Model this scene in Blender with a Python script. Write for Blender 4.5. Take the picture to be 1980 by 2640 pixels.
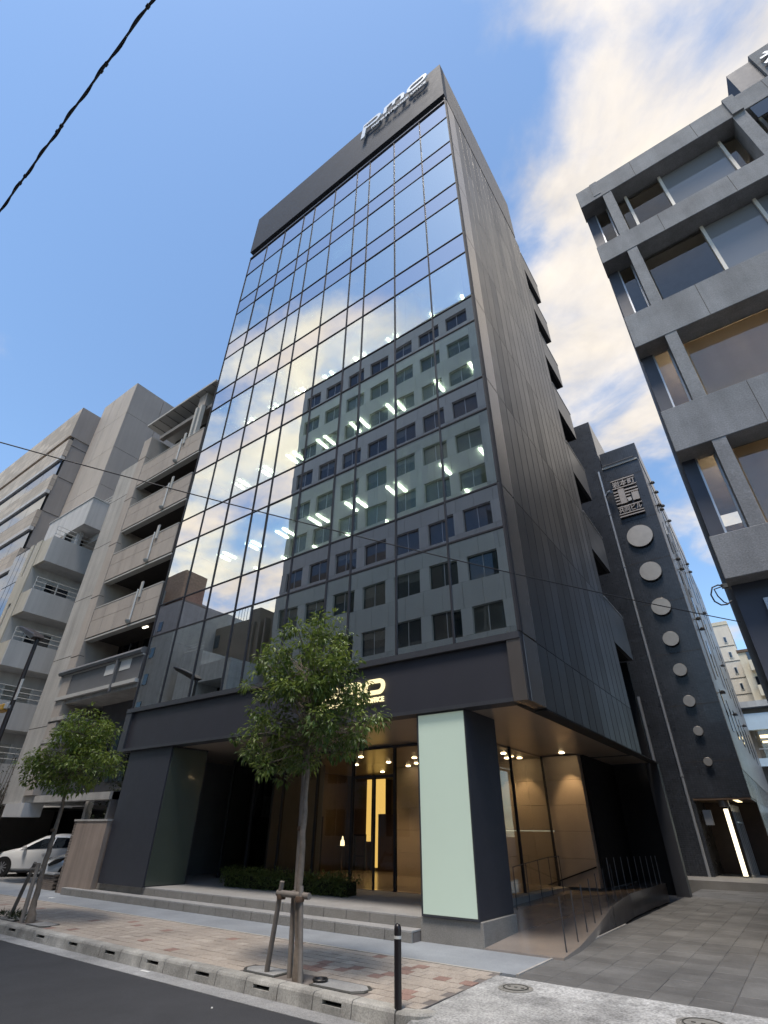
import bpy, bmesh, math, random
from mathutils import Vector, Matrix
R = math.radians
random.seed(7)
sc = bpy.context.scene
for o in list(bpy.data.objects): bpy.data.objects.remove(o)
col = sc.collection

# ------------------------------------------------------------------ camera
cam_d = bpy.data.cameras.new('camera'); cam = bpy.data.objects.new('camera', cam_d); col.objects.link(cam)
pitch, roll, yaw = R(32.4976), R(0.5762), R(-35.8934)
fwd = Vector((math.sin(yaw)*math.cos(pitch), math.cos(yaw)*math.cos(pitch), math.sin(pitch)))
r0 = Vector((math.cos(yaw), -math.sin(yaw), 0)); u0 = r0.cross(fwd)
rt = r0*math.cos(roll) + u0*math.sin(roll); up = rt.cross(fwd)
m3 = Matrix((rt, up, -fwd)).transposed()
cam.matrix_world = Matrix.Translation((0, 0, 1.815)) @ m3.to_4x4()
cam_d.sensor_fit = 'HORIZONTAL'; cam_d.sensor_width = 36; cam_d.lens = 36*1297.65/1980
cam_d.clip_end = 2000; cam_d.clip_start = 0.05
sc.camera = cam
sc.render.resolution_x, sc.render.resolution_y = 768, 1024

# ------------------------------------------------------------------ world, sun, exposure
SUN_EL, SUN_AZ = 70.0, 166.0          # azimuth clockwise from +Y
w = bpy.data.worlds.new('World'); sc.world = w; w.use_nodes = True
nt = w.node_tree; N = nt.nodes; Lk = nt.links; N.clear()
def wn(t, **k):
    n = N.new(t)
    for a, b in k.items(): setattr(n, a, b)
    return n
def wmath(op, a, b=None, clamp=False):
    n = wn('ShaderNodeMath', operation=op, use_clamp=clamp)
    for i, v in enumerate((a, b)):
        if v is None: continue
        if hasattr(v, 'is_linked') or hasattr(v, 'node'): Lk.new(v, n.inputs[i])
        else: n.inputs[i].default_value = v
    return n.outputs[0]
out = wn('ShaderNodeOutputWorld'); bg = wn('ShaderNodeBackground'); bg.inputs['Strength'].default_value = 0.10
sky = wn('ShaderNodeTexSky', sky_type='NISHITA', sun_disc=False)
sky.sun_elevation = R(SUN_EL); sky.sun_rotation = R(SUN_AZ); sky.altitude = 20; sky.air_density = 1.0; sky.dust_density = 0.35; sky.ozone_density = 1.0
SKY_GAIN = wn('ShaderNodeMix', data_type='RGBA', blend_type='MULTIPLY'); SKY_GAIN.inputs[0].default_value = 1.0
SKY_GAIN.inputs[7].default_value = (0.475, 0.525, 0.535, 1)
Lk.new(sky.outputs[0], SKY_GAIN.inputs[6])
tc = wn('ShaderNodeTexCoord'); sep = wn('ShaderNodeSeparateXYZ'); Lk.new(tc.outputs['Generated'], sep.inputs[0])
den = wmath('ADD', wmath('MAXIMUM', sep.outputs[2], 0.0), 0.22)
px = wmath('DIVIDE', sep.outputs[0], den); py = wmath('DIVIDE', sep.outputs[1], den)
cmb = wn('ShaderNodeCombineXYZ'); Lk.new(px, cmb.inputs[0]); Lk.new(py, cmb.inputs[1])
def cloud_noise(scale, detail, rough, off, dist=0.0, stretch=(1, 1, 1)):
    mp = wn('ShaderNodeMapping'); mp.inputs['Location'].default_value = off; mp.inputs['Scale'].default_value = stretch
    mp.inputs['Rotation'].default_value = (0, 0, R(35))
    Lk.new(cmb.outputs[0], mp.inputs[0])
    n = wn('ShaderNodeTexNoise'); n.inputs['Scale'].default_value = scale; n.inputs['Detail'].default_value = detail
    n.inputs['Roughness'].default_value = rough; n.inputs['Distortion'].default_value = dist
    Lk.new(mp.outputs[0], n.inputs['Vector']); return n.outputs['Fac']
n1 = cloud_noise(3.6, 8, 0.56, (4.1, 2.3, 0), 0.25, (1.0, 1.25, 1))
n2 = cloud_noise(1.1, 3, 0.5, (1.7, 8.2, 0), 0.0)
def lobe(d, lo, hi):
    """smooth weight that is 1 around direction d and 0 beyond the angle whose cosine is lo"""
    v = Vector(d).normalized()
    dp = wn('ShaderNodeVectorMath', operation='DOT_PRODUCT'); Lk.new(tc.outputs['Generated'], dp.inputs[0]); dp.inputs[1].default_value = v
    mr = wn('ShaderNodeMapRange', interpolation_type='SMOOTHSTEP'); Lk.new(dp.outputs['Value'], mr.inputs[0])
    mr.inputs[1].default_value = lo; mr.inputs[2].default_value = hi; return mr.outputs[0]
east = lobe((0.34, 0.52, 0.76), 0.79, 0.96)        # the cloud bank north-east of the street
west = lobe((-0.66, -0.52, 0.52), 0.82, 0.975)       # the clouds lit by the low sun
north = lobe((0.0, 0.93, 0.38), 0.80, 0.98)
clear = lobe((-0.45, 0.12, 0.88), 0.80, 0.95)        # the open blue overhead
n3 = cloud_noise(9.0, 6, 0.6, (0.3, 5.1, 0), 0.6)
cov = wmath('ADD', wmath('ADD', wmath('MULTIPLY', n1, 0.72), wmath('MULTIPLY', n2, 0.28)), wmath('MULTIPLY', n3, 0.12))
cov = wmath('ADD', cov, wmath('MULTIPLY', east, 0.235))
cov = wmath('ADD', cov, wmath('MULTIPLY', west, 0.17))
cov = wmath('ADD', cov, wmath('MULTIPLY', north, 0.05))
cov = wmath('SUBTRACT', cov, wmath('MULTIPLY', clear, 0.16))
mrc = wn('ShaderNodeMapRange', interpolation_type='SMOOTHSTEP'); Lk.new(cov, mrc.inputs[0])
mrc.inputs[1].default_value = 0.56; mrc.inputs[2].default_value = 0.79
ramp = wn('ShaderNodeValToRGB'); Lk.new(cov, ramp.inputs[0])
ramp.color_ramp.elements[0].position = 0.58; ramp.color_ramp.elements[0].color = (1.48, 1.52, 1.70, 1)
ramp.color_ramp.elements[1].position = 0.86; ramp.color_ramp.elements[1].color = (2.45, 2.2, 1.86, 1)
wc = wn('ShaderNodeMix', data_type='RGBA'); Lk.new(west, wc.inputs[0]); Lk.new(ramp.outputs[0], wc.inputs[6]); wc.inputs[7].default_value = (3.5, 3.1, 2.45, 1)
cm = wn('ShaderNodeMix', data_type='RGBA'); Lk.new(wmath('MULTIPLY', mrc.outputs[0], 0.93), cm.inputs[0])
shd = wn('ShaderNodeMapRange'); Lk.new(cloud_noise(5.5, 7, 0.6, (3.3, 1.1, 0), 0.4), shd.inputs[0])
shd.inputs[1].default_value = 0.3; shd.inputs[2].default_value = 0.7; shd.inputs[3].default_value = 0.82; shd.inputs[4].default_value = 1.1
wcs = wn('ShaderNodeMix', data_type='RGBA', blend_type='MULTIPLY'); wcs.inputs[0].default_value = 1; Lk.new(wc.outputs[2], wcs.inputs[6]); Lk.new(shd.outputs[0], wcs.inputs[7])
Lk.new(SKY_GAIN.outputs[2], cm.inputs[6]); Lk.new(wcs.outputs[2], cm.inputs[7])
Lk.new(cm.outputs[2], bg.inputs['Color']); Lk.new(bg.outputs[0], out.inputs[0])

sun_d = bpy.data.lights.new('sun', 'SUN'); sun = bpy.data.objects.new('sun', sun_d); col.objects.link(sun)
sun_d.energy = 0.75; sun_d.angle = R(15); sun_d.color = (1.0, 0.90, 0.78)
sdir = Vector((math.sin(R(SUN_AZ))*math.cos(R(SUN_EL)), math.cos(R(SUN_AZ))*math.cos(R(SUN_EL)), math.sin(R(SUN_EL))))
sun.rotation_euler = sdir.to_track_quat('Z', 'Y').to_euler(); sun.location = (-40, -40, 60)
sc.view_settings.view_transform = 'Standard'; sc.view_settings.look = 'None'
sc.view_settings.exposure = 2.25; sc.view_settings.gamma = 1.0; sc.view_settings.use_curve_mapping = False

# ------------------------------------------------------------------ materials
MATS = {}
def mat(name, c, rough=0.6, metal=0.0, var=0.12, scale=2.0, bump=0.0, bscale=60.0, spec=0.5, coat=0.0, streak=0.0, emis=None, estr=0.0, fine=0.0, fscale=150.0, stain=0.0, brick=None):
    m = bpy.data.materials.new(name); m.use_nodes = True
    t = m.node_tree; n = t.nodes; l = t.links; b = n['Principled BSDF']
    b.inputs['Roughness'].default_value = rough; b.inputs['Metallic'].default_value = metal
    b.inputs['Specular IOR Level'].default_value = spec; b.inputs['Coat Weight'].default_value = coat
    g = n.new('ShaderNodeNewGeometry')
    def noise(s, det=5, stretch=(1, 1, 1), rgh=0.6):
        mp = n.new('ShaderNodeMapping'); mp.inputs['Scale'].default_value = stretch; l.new(g.outputs['Position'], mp.inputs[0])
        x = n.new('ShaderNodeTexNoise'); x.inputs['Scale'].default_value = s; x.inputs['Detail'].default_value = det; x.inputs['Roughness'].default_value = rgh
        l.new(mp.outputs[0], x.inputs['Vector']); return x.outputs['Fac']
    def mul(a, f, amt):
        """a * (1 + amt*(f-0.5)*2.4)"""
        mr = n.new('ShaderNodeMapRange'); l.new(f, mr.inputs[0]); mr.inputs[1].default_value = 0.28; mr.inputs[2].default_value = 0.72
        mr.inputs[3].default_value = max(0, 1-amt); mr.inputs[4].default_value = 1+amt
        mx = n.new('ShaderNodeMix'); mx.data_type = 'RGBA'; mx.blend_type = 'MULTIPLY'; mx.inputs[0].default_value = 1
        if hasattr(a, 'node'): l.new(a, mx.inputs[6])
        else: mx.inputs[6].default_value = (*a, 1)
        l.new(mr.outputs[0], mx.inputs[7]); return mx.outputs[2]
    cur = c
    if brick:
        bw, bh, mort, dark = brick
        sp = n.new('ShaderNodeSeparateXYZ'); l.new(g.outputs['Position'], sp.inputs[0])
        ad = n.new('ShaderNodeMath'); ad.operation = 'ADD'; l.new(sp.outputs[0], ad.inputs[0]); l.new(sp.outputs[1], ad.inputs[1])
        cb = n.new('ShaderNodeCombineXYZ'); l.new(ad.outputs[0], cb.inputs[0]); l.new(sp.outputs[2], cb.inputs[1])
        bt = n.new('ShaderNodeTexBrick'); bt.offset = 0.0; bt.inputs['Scale'].default_value = 1
        bt.inputs['Brick Width'].default_value = bw; bt.inputs['Row Height'].default_value = bh; bt.inputs['Mortar Size'].default_value = mort
        bt.inputs['Color1'].default_value = (*[x*1.18 for x in c], 1); bt.inputs['Color2'].default_value = (*[x*.82 for x in c], 1); bt.inputs['Mortar'].default_value = (*[x*dark for x in c], 1)
        l.new(cb.outputs[0], bt.inputs['Vector']); cur = bt.outputs['Color']
    if var: cur = mul(cur, noise(scale), var)
    if fine: cur = mul(cur, noise(fscale, 2), fine)
    if streak: cur = mul(cur, noise(1.0, 6, (2.6, 2.6, 0.16)), streak)
    if stain: cur = mul(cur, noise(0.7, 8, (1, 1, 1), 0.75), stain)
    if hasattr(cur, 'node'): l.new(cur, b.inputs['Base Color'])
    else: b.inputs['Base Color'].default_value = (*cur, 1)
    if var and rough > 0.12:
        mr = n.new('ShaderNodeMapRange'); l.new(noise(scale*2.3), mr.inputs[0]); mr.inputs[3].default_value = rough*0.85; mr.inputs[4].default_value = min(1, rough*1.15)
        l.new(mr.outputs[0], b.inputs['Roughness'])
    if bump:
        bp = n.new('ShaderNodeBump'); bp.inputs['Strength'].default_value = bump; bp.inputs['Distance'].default_value = 0.01
        l.new(noise(bscale, 4), bp.inputs['Height']); l.new(bp.outputs[0], b.inputs['Normal'])
    if emis:
        b.inputs['Emission Color'].default_value = (*emis, 1); b.inputs['Emission Strength'].default_value = estr
    MATS[name] = m; return m

def glass(name, tint, refl, f0, f1, wav=0.0, wscale=0.6, rough=0.0, base=None):
    """a window pane: mirror layer growing towards grazing over a tinted clear (or dark opaque) body"""
    m = bpy.data.materials.new(name); m.use_nodes = True
    t = m.node_tree; n = t.nodes; l = t.links; n.clear()
    o = n.new('ShaderNodeOutputMaterial'); mx = n.new('ShaderNodeMixShader')
    gl = n.new('ShaderNodeBsdfGlossy'); gl.inputs['Color'].default_value = (*refl, 1); gl.inputs['Roughness'].default_value = rough
    if base is None:
        tr = n.new('ShaderNodeBsdfTransparent'); tr.inputs['Color'].default_value = (*tint, 1)
    else:
        tr = n.new('ShaderNodeBsdfDiffuse'); tr.inputs['Color'].default_value = (*base, 1)
    lw = n.new('ShaderNodeLayerWeight'); lw.inputs['Blend'].default_value = 0.5
    pw = n.new('ShaderNodeMath'); pw.operation = 'POWER'; pw.inputs[1].default_value = 5; l.new(lw.outputs['Facing'], pw.inputs[0])
    mr = n.new('ShaderNodeMapRange'); l.new(pw.outputs[0], mr.inputs[0]); mr.inputs[3].default_value = f0; mr.inputs[4].default_value = f1
    ge = n.new('ShaderNodeNewGeometry'); sb = n.new('ShaderNodeMath'); sb.operation = 'SUBTRACT'; sb.inputs[0].default_value = 1; l.new(ge.outputs['Backfacing'], sb.inputs[1])
    ml_ = n.new('ShaderNodeMath'); ml_.operation = 'MULTIPLY'; l.new(mr.outputs[0], ml_.inputs[0]); l.new(sb.outputs[0], ml_.inputs[1])
    l.new(ml_.outputs[0], mx.inputs[0]); l.new(tr.outputs[0], mx.inputs[1]); l.new(gl.outputs[0], mx.inputs[2]); l.new(mx.outputs[0], o.inputs[0])
    if wav:
        g = n.new('ShaderNodeNewGeometry'); x = n.new('ShaderNodeTexNoise'); x.inputs['Scale'].default_value = wscale; x.inputs['Detail'].default_value = 1
        l.new(g.outputs['Position'], x.inputs['Vector'])
        bp = n.new('ShaderNodeBump'); bp.inputs['Strength'].default_value = 1; bp.inputs['Distance'].default_value = wav
        l.new(x.outputs['Fac'], bp.inputs['Height']); l.new(bp.outputs[0], gl.inputs['Normal'])
    MATS[name] = m; return m

def leafmat(name, c, c2):
    m = bpy.data.materials.new(name); m.use_nodes = True
    t = m.node_tree; n = t.nodes; l = t.links; n.clear()
    o = n.new('ShaderNodeOutputMaterial'); mx = n.new('ShaderNodeMixShader'); mx.inputs[0].default_value = 0.38
    p = n.new('ShaderNodeBsdfPrincipled'); p.inputs['Roughness'].default_value = 0.42; tr = n.new('ShaderNodeBsdfTranslucent')
    at = n.new('ShaderNodeAttribute'); at.attribute_name = 'leaf_tone'
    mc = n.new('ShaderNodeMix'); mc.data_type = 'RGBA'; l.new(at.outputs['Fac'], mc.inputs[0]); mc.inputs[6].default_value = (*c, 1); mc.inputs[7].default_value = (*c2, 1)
    l.new(mc.outputs[2], p.inputs['Base Color']); l.new(mc.outputs[2], tr.inputs['Color'])
    l.new(p.outputs[0], mx.inputs[1]); l.new(tr.outputs[0], mx.inputs[2]); l.new(mx.outputs[0], o.inputs[0])
    MATS[name] = m; return m

def emat(name, c, s):
    m = bpy.data.materials.new(name); m.use_nodes = True
    t = m.node_tree; n = t.nodes; n.clear(); o = n.new('ShaderNodeOutputMaterial'); e = n.new('ShaderNodeEmission')
    e.inputs['Color'].default_value = (*c, 1); e.inputs['Strength'].default_value = s; t.links.new(e.outputs[0], o.inputs[0]); MATS[name] = m; return m

# street
mat('asphalt', (0.052, 0.053, 0.058), .9, spec=.25, var=.14, scale=.6, bump=.5, bscale=160, fine=.38, fscale=95, stain=.16)
mat('gutter', (.30, .30, .30), .85, var=.18, scale=1.5, bump=.5, bscale=120, fine=.32, fscale=70, stain=.42)
mat('kerb', (.345, .335, .31), .85, var=.2, scale=3, bump=.6, bscale=90, fine=.25, fscale=60, stain=.4, streak=.28)
mat('paver_tan', (0.37, 0.32, 0.275), .85, var=.16, scale=1.2, bump=.4, bscale=120, fine=.24, fscale=70, stain=.16)
mat('paver_pale', (0.4, 0.35, 0.305), .85, var=.16, scale=2, bump=.4, bscale=120, fine=.24, fscale=70)
mat('paver_red', (0.28, 0.18, 0.15), .85, var=.2, scale=2, bump=.4, bscale=120, fine=.25, fscale=70)
mat('joint', (.17, .15, .14), .9, var=.2)
mat('grey_walk', (0.27, 0.29, 0.315), .85, var=.12, scale=1, bump=.3, bscale=130, fine=.22, fscale=80, stain=.14)
mat('strip', (.40, .38, .35), .8, var=.2, scale=4)
mat('apron', (.37, .37, .365), .9, var=.34, scale=2.6, bump=1.0, bscale=50, fine=.42, fscale=34, stain=.5)
mat('slab', (0.145, 0.143, 0.139), .7, var=.2, scale=1.6, bump=.35, bscale=70, fine=.16, fscale=60, stain=.3)
mat('slab_dark', (0.122, 0.12, 0.117), .7, var=.2, scale=1.6, bump=.35, bscale=70, fine=.16, fscale=60, stain=.3)
mat('iron', (.085, .085, .08), .6, .4, var=.2, scale=10)
mat('iron_pale', (.28, .27, .25), .6, .2, var=.25, scale=12)
mat('soil', (.05, .042, .035), .95, var=.3, scale=6, bump=.8, bscale=40)
mat('white_paint', (.62, .62, .6), .6, var=.08)
# office tower
mat('dark_metal', (.045, .047, .055), .5, .0, var=.12, scale=1.5, fine=.1, fscale=120)
mat('fascia', (0.048, 0.056, 0.072), .6, spec=.15, var=.08, scale=.8, fine=.07, fscale=30)
mat('band', (.032, .032, .042), .55, var=.08, scale=.8, fine=.12, fscale=120)
mat('mullion', (0.038, 0.038, 0.044), .6, 0, var=.05, spec=.2)
mat('side_panel', (0.066, 0.064, 0.067), .38, .55, var=.05, scale=.5, streak=.045)
mat('corner_panel', (.20, .175, .16), .26, .6, var=.08, scale=.5, streak=.08)
mat('soffit', (0.36, 0.3, 0.25), .3, .25, var=.06, scale=.6)
mat('black', (.006, .006, .008), .7, var=.1)
mat('rib_wall', (0.1, 0.1, 0.108), .6, var=.1, streak=.1)
mat('pillar_dark', (.030, .032, .044), .55, var=.08, scale=2, fine=.12, fscale=120)
mat('green_glass', (.52, .62, .535), .25, var=.03, scale=.6, coat=.3, emis=(.56, .69, .56), estr=.05)
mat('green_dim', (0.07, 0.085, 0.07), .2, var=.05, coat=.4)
mat('granite', (0.245, 0.235, 0.22), .75, var=.12, scale=2, fine=.4, fscale=110, bump=.3, bscale=110)
mat('granite_tread', (0.33, 0.325, 0.32), .75, var=.12, scale=2, fine=.45, fscale=110, bump=.4, bscale=110)
mat('stone_floor', (0.3, 0.262, 0.235), .22, var=.12, scale=1.2, coat=.2, fine=.1, fscale=60)
mat('stone_wall', (0.42, 0.35, 0.285), .6, var=.12, scale=.8, fine=.08, fscale=40)
mat('ceiling_white', (.72, .75, .71), .8, var=.02)
mat('office_wall', (.60, .64, .60), .8, var=.04)
mat('office_floor', (0.42, 0.42, 0.4), .9, var=.1)
mat('blind', (.62, .62, .58), .8, var=.04)
mat('wood_dark', (.06, .035, .022), .45, var=.2, scale=5)
mat('brown_panel', (.13, .085, .055), .5, var=.2, scale=2, streak=.2)
mat('chrome', (.6, .6, .6), .25, 1, var=.05)
mat('letter', (.74, .75, .76), .35, .15, var=.02)
glass('vision_glass', (.62, .72, .67), (.93, .98, 1.0), .62, .98, .0022, .55)
glass('spandrel_glass', None, (.87, .87, .92), .62, .98, .0022, .55, base=(.026, .026, .03))
glass('lobby_glass', (.84, .84, .82), (.9, .9, .9), .07, .9, .001, .6)
glass('clear_glass', (.88, .88, .86), (.95, .97, 1.0), .08, .9, .0012, .6)
glass('dark_glass', None, (.85, .88, .92), .09, .9, .002, .6, base=(.012, .016, .022))
glass('blue_glass', None, (.85, .9, 1.0), .18, .9, .002, .6, base=(.02, .03, .04))
glass('blind_glass', None, (.9, .93, 1.0), .06, .8, .002, .6, base=(.20, .205, .215))
emat('light_strip', (1.0, .94, .78), 5.5)
glass('blind_dim', None, (.85, .88, .92), .09, .9, .002, .6, base=(.075, .08, .078))
emat('room_glow', (1.0, .84, .62), 3.6)
emat('downlight', (1.0, .74, .40), 6)
emat('sign_glow', (1.0, .84, .47), .31)
emat('amber_panel', (1.0, .62, .16), 0.26)
emat('tube_glow', (1.0, .87, .62), 0.5)
emat('lamp_glow', (1.0, .80, .45), 0.6)
emat('gold_glow', (1.0, .55, .14), 0.22)
emat('spot_white', (1.0, .93, .75), 1.4)
# neighbours
mat('tan_stone', (0.4, 0.355, 0.315), .75, var=.08, scale=.9, fine=.1, fscale=45, streak=.09, stain=.06)
mat('tan_stone_b', (0.38, 0.337, 0.3), .75, var=.08, scale=.9, fine=.1, fscale=45, streak=.09, stain=.06)
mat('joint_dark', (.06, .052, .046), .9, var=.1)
mat('concrete', (0.4, 0.385, 0.36), .85, var=.12, scale=.8, streak=.22, fine=.12, fscale=30, bump=.2, bscale=30)
mat('grey_render', (0.47, 0.465, 0.455), .85, var=.06, scale=.6, streak=.12, fine=.06, fscale=60)
mat('cream_wall', (0.46, 0.43, 0.36), .85, var=.08, scale=.6, streak=.15)
mat('white_render', (0.5, 0.495, 0.49), .85, var=.06, scale=.6, streak=.14)
mat('eave', (0.46, 0.455, 0.43), .75, var=.08, scale=.8)
mat('tile_tan', (0.45, 0.385, 0.32), .75, var=.10, scale=.4, streak=.06, brick=(1.1, .55, .03, .72))
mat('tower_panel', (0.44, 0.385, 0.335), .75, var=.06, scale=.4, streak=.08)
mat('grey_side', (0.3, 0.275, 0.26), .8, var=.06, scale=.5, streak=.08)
mat('steel', (.50, .51, .52), .4, .6, var=.06)
mat('pale_rail', (.58, .58, .56), .5, .2, var=.05)
mat('sign_board', (.13, .13, .135), .6, var=.08)
mat('rconcrete', (0.215, 0.218, 0.225), .85, var=.14, scale=1.6, streak=.16, bump=.6, bscale=26, fine=.18, fscale=34, stain=.10)
mat('navy', (.055, .062, .085), .55, var=.08)
mat('cream_frame', (.60, .56, .50), .5, var=.05)
mat('beige_blind', (.52, .44, .34), .85, var=.10, scale=1, streak=.06)
mat('side_panel_b', (0.06, 0.059, 0.063), .42, .5, var=.06, scale=.5, streak=.05)
mat('side_panel_c', (0.071, 0.069, 0.072), .36, .55, var=.05, scale=.5, streak=.05)
mat('room', (0.44, 0.38, 0.31), .85, var=.1)
mat('mosaic', (0.048, 0.053, 0.064), .28, var=.18, scale=1.1, stain=.2, brick=(.11, .07, .008, .55), coat=.1)
mat('mosaic_lit_side', (0.25, 0.225, 0.215), .42, var=.12, scale=.6, brick=(.11, .07, .008, .6))  # same tile made paler: reflected sky light put into the colour
mat('disc', (.48, .43, .375), .42, .75, var=.1, scale=3)
mat('emblem', (.36, .315, .28), .45, .7, var=.1, scale=4)
mat('pipe', (.33, .35, .38), .5, .3, var=.08)
mat('beige', (.66, .60, .47), .85, var=.06, scale=.4, streak=.08)
mat('beige_b', (.68, .63, .54), .85, var=.06, scale=.4, streak=.08)
mat('pale_blue', (.52, .66, .78), .5, var=.05)
mat('orange', (.50, .17, .03), .6, var=.1)
mat('opp_panel', (0.43, 0.44, 0.435), .75, var=.05, scale=.5, streak=.06)
mat('opp_panel_b', (0.39, 0.4, 0.395), .75, var=.05, scale=.5, streak=.06)
mat('opp_red', (0.33, 0.2, 0.15), .8, var=.1, scale=.5, brick=(.3, .1, .012, .7))
mat('opp_brown', (0.2, 0.175, 0.15), .8, var=.1, scale=.5)
mat('opp_white', (.46, .47, .47), .8, var=.1, streak=.15)
mat('opp_grey', (0.38, 0.385, 0.39), .8, var=.1, streak=.12)
# small things
mat('bark', (.20, .165, .135), .95, var=.3, scale=9, bump=1.0, bscale=22, streak=.2)
mat('stake', (.235, .205, .18), .85, var=.22, scale=5, bump=.4, bscale=40, streak=.25)
mat('rope', (.12, .075, .05), .9, var=.2)
leafmat('leaf', (.055, .100, .020), (.25, .315, .07))
leafmat('leaf_young', (.085, .140, .022), (.31, .37, .07))
leafmat('hedge_leaf', (.05, .085, .02), (.17, .21, .06))
leafmat('shrub_leaf', (.018, .030, .012), (.05, .065, .03))
mat('bollard_black', (.016, .013, .015), .35, var=.1)
mat('cable', (.012, .013, .018), .6, var=.1)
mat('car_white', (0.85, 0.86, 0.87), .22, var=.02, coat=.8)
mat('car_silver', (0.7, 0.74, 0.77), .22, .25, var=.02, coat=.8)
mat('tyre', (.015, .015, .016), .8, var=.1)
mat('rim', (.48, .48, .49), .3, .8, var=.05)
mat('trim_black', (.012, .012, .014), .4, var=.1)
mat('lens', (.75, .78, .8), .1, .3, var=.02)
mat('yellow_box', (.62, .34, .04), .5, var=.08)
mat('lamp_pole', (.035, .026, .024), .5, var=.1)
mat('brick_brown', (.19, .155, .13), .85, var=.2, scale=5, bump=.4, bscale=60)
mat('pillar_render', (0.3, 0.24, 0.2), .85, var=.16, scale=.9, streak=.32, bump=.25, bscale=40)
mat('red_plastic', (.46, .035, .03), .5, var=.1)
mat('paper_white', (.7, .7, .68), .8, var=.04)
def see_light(name, k):
    """cloth that lets part of the light behind it through"""
    t = MATS[name].node_tree; n = t.nodes; b = n['Principled BSDF']; o = [q for q in n if q.type == 'OUTPUT_MATERIAL'][0]
    tr = n.new('ShaderNodeBsdfTranslucent'); mx = n.new('ShaderNodeMixShader'); mx.inputs[0].default_value = k
    src = b.inputs['Base Color'].links[0].from_socket; t.links.new(src, tr.inputs['Color'])
    t.links.new(b.outputs[0], mx.inputs[1]); t.links.new(tr.outputs[0], mx.inputs[2]); t.links.new(mx.outputs[0], o.inputs['Surface'])
see_light('beige_blind', .6)
M = MATS

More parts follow.
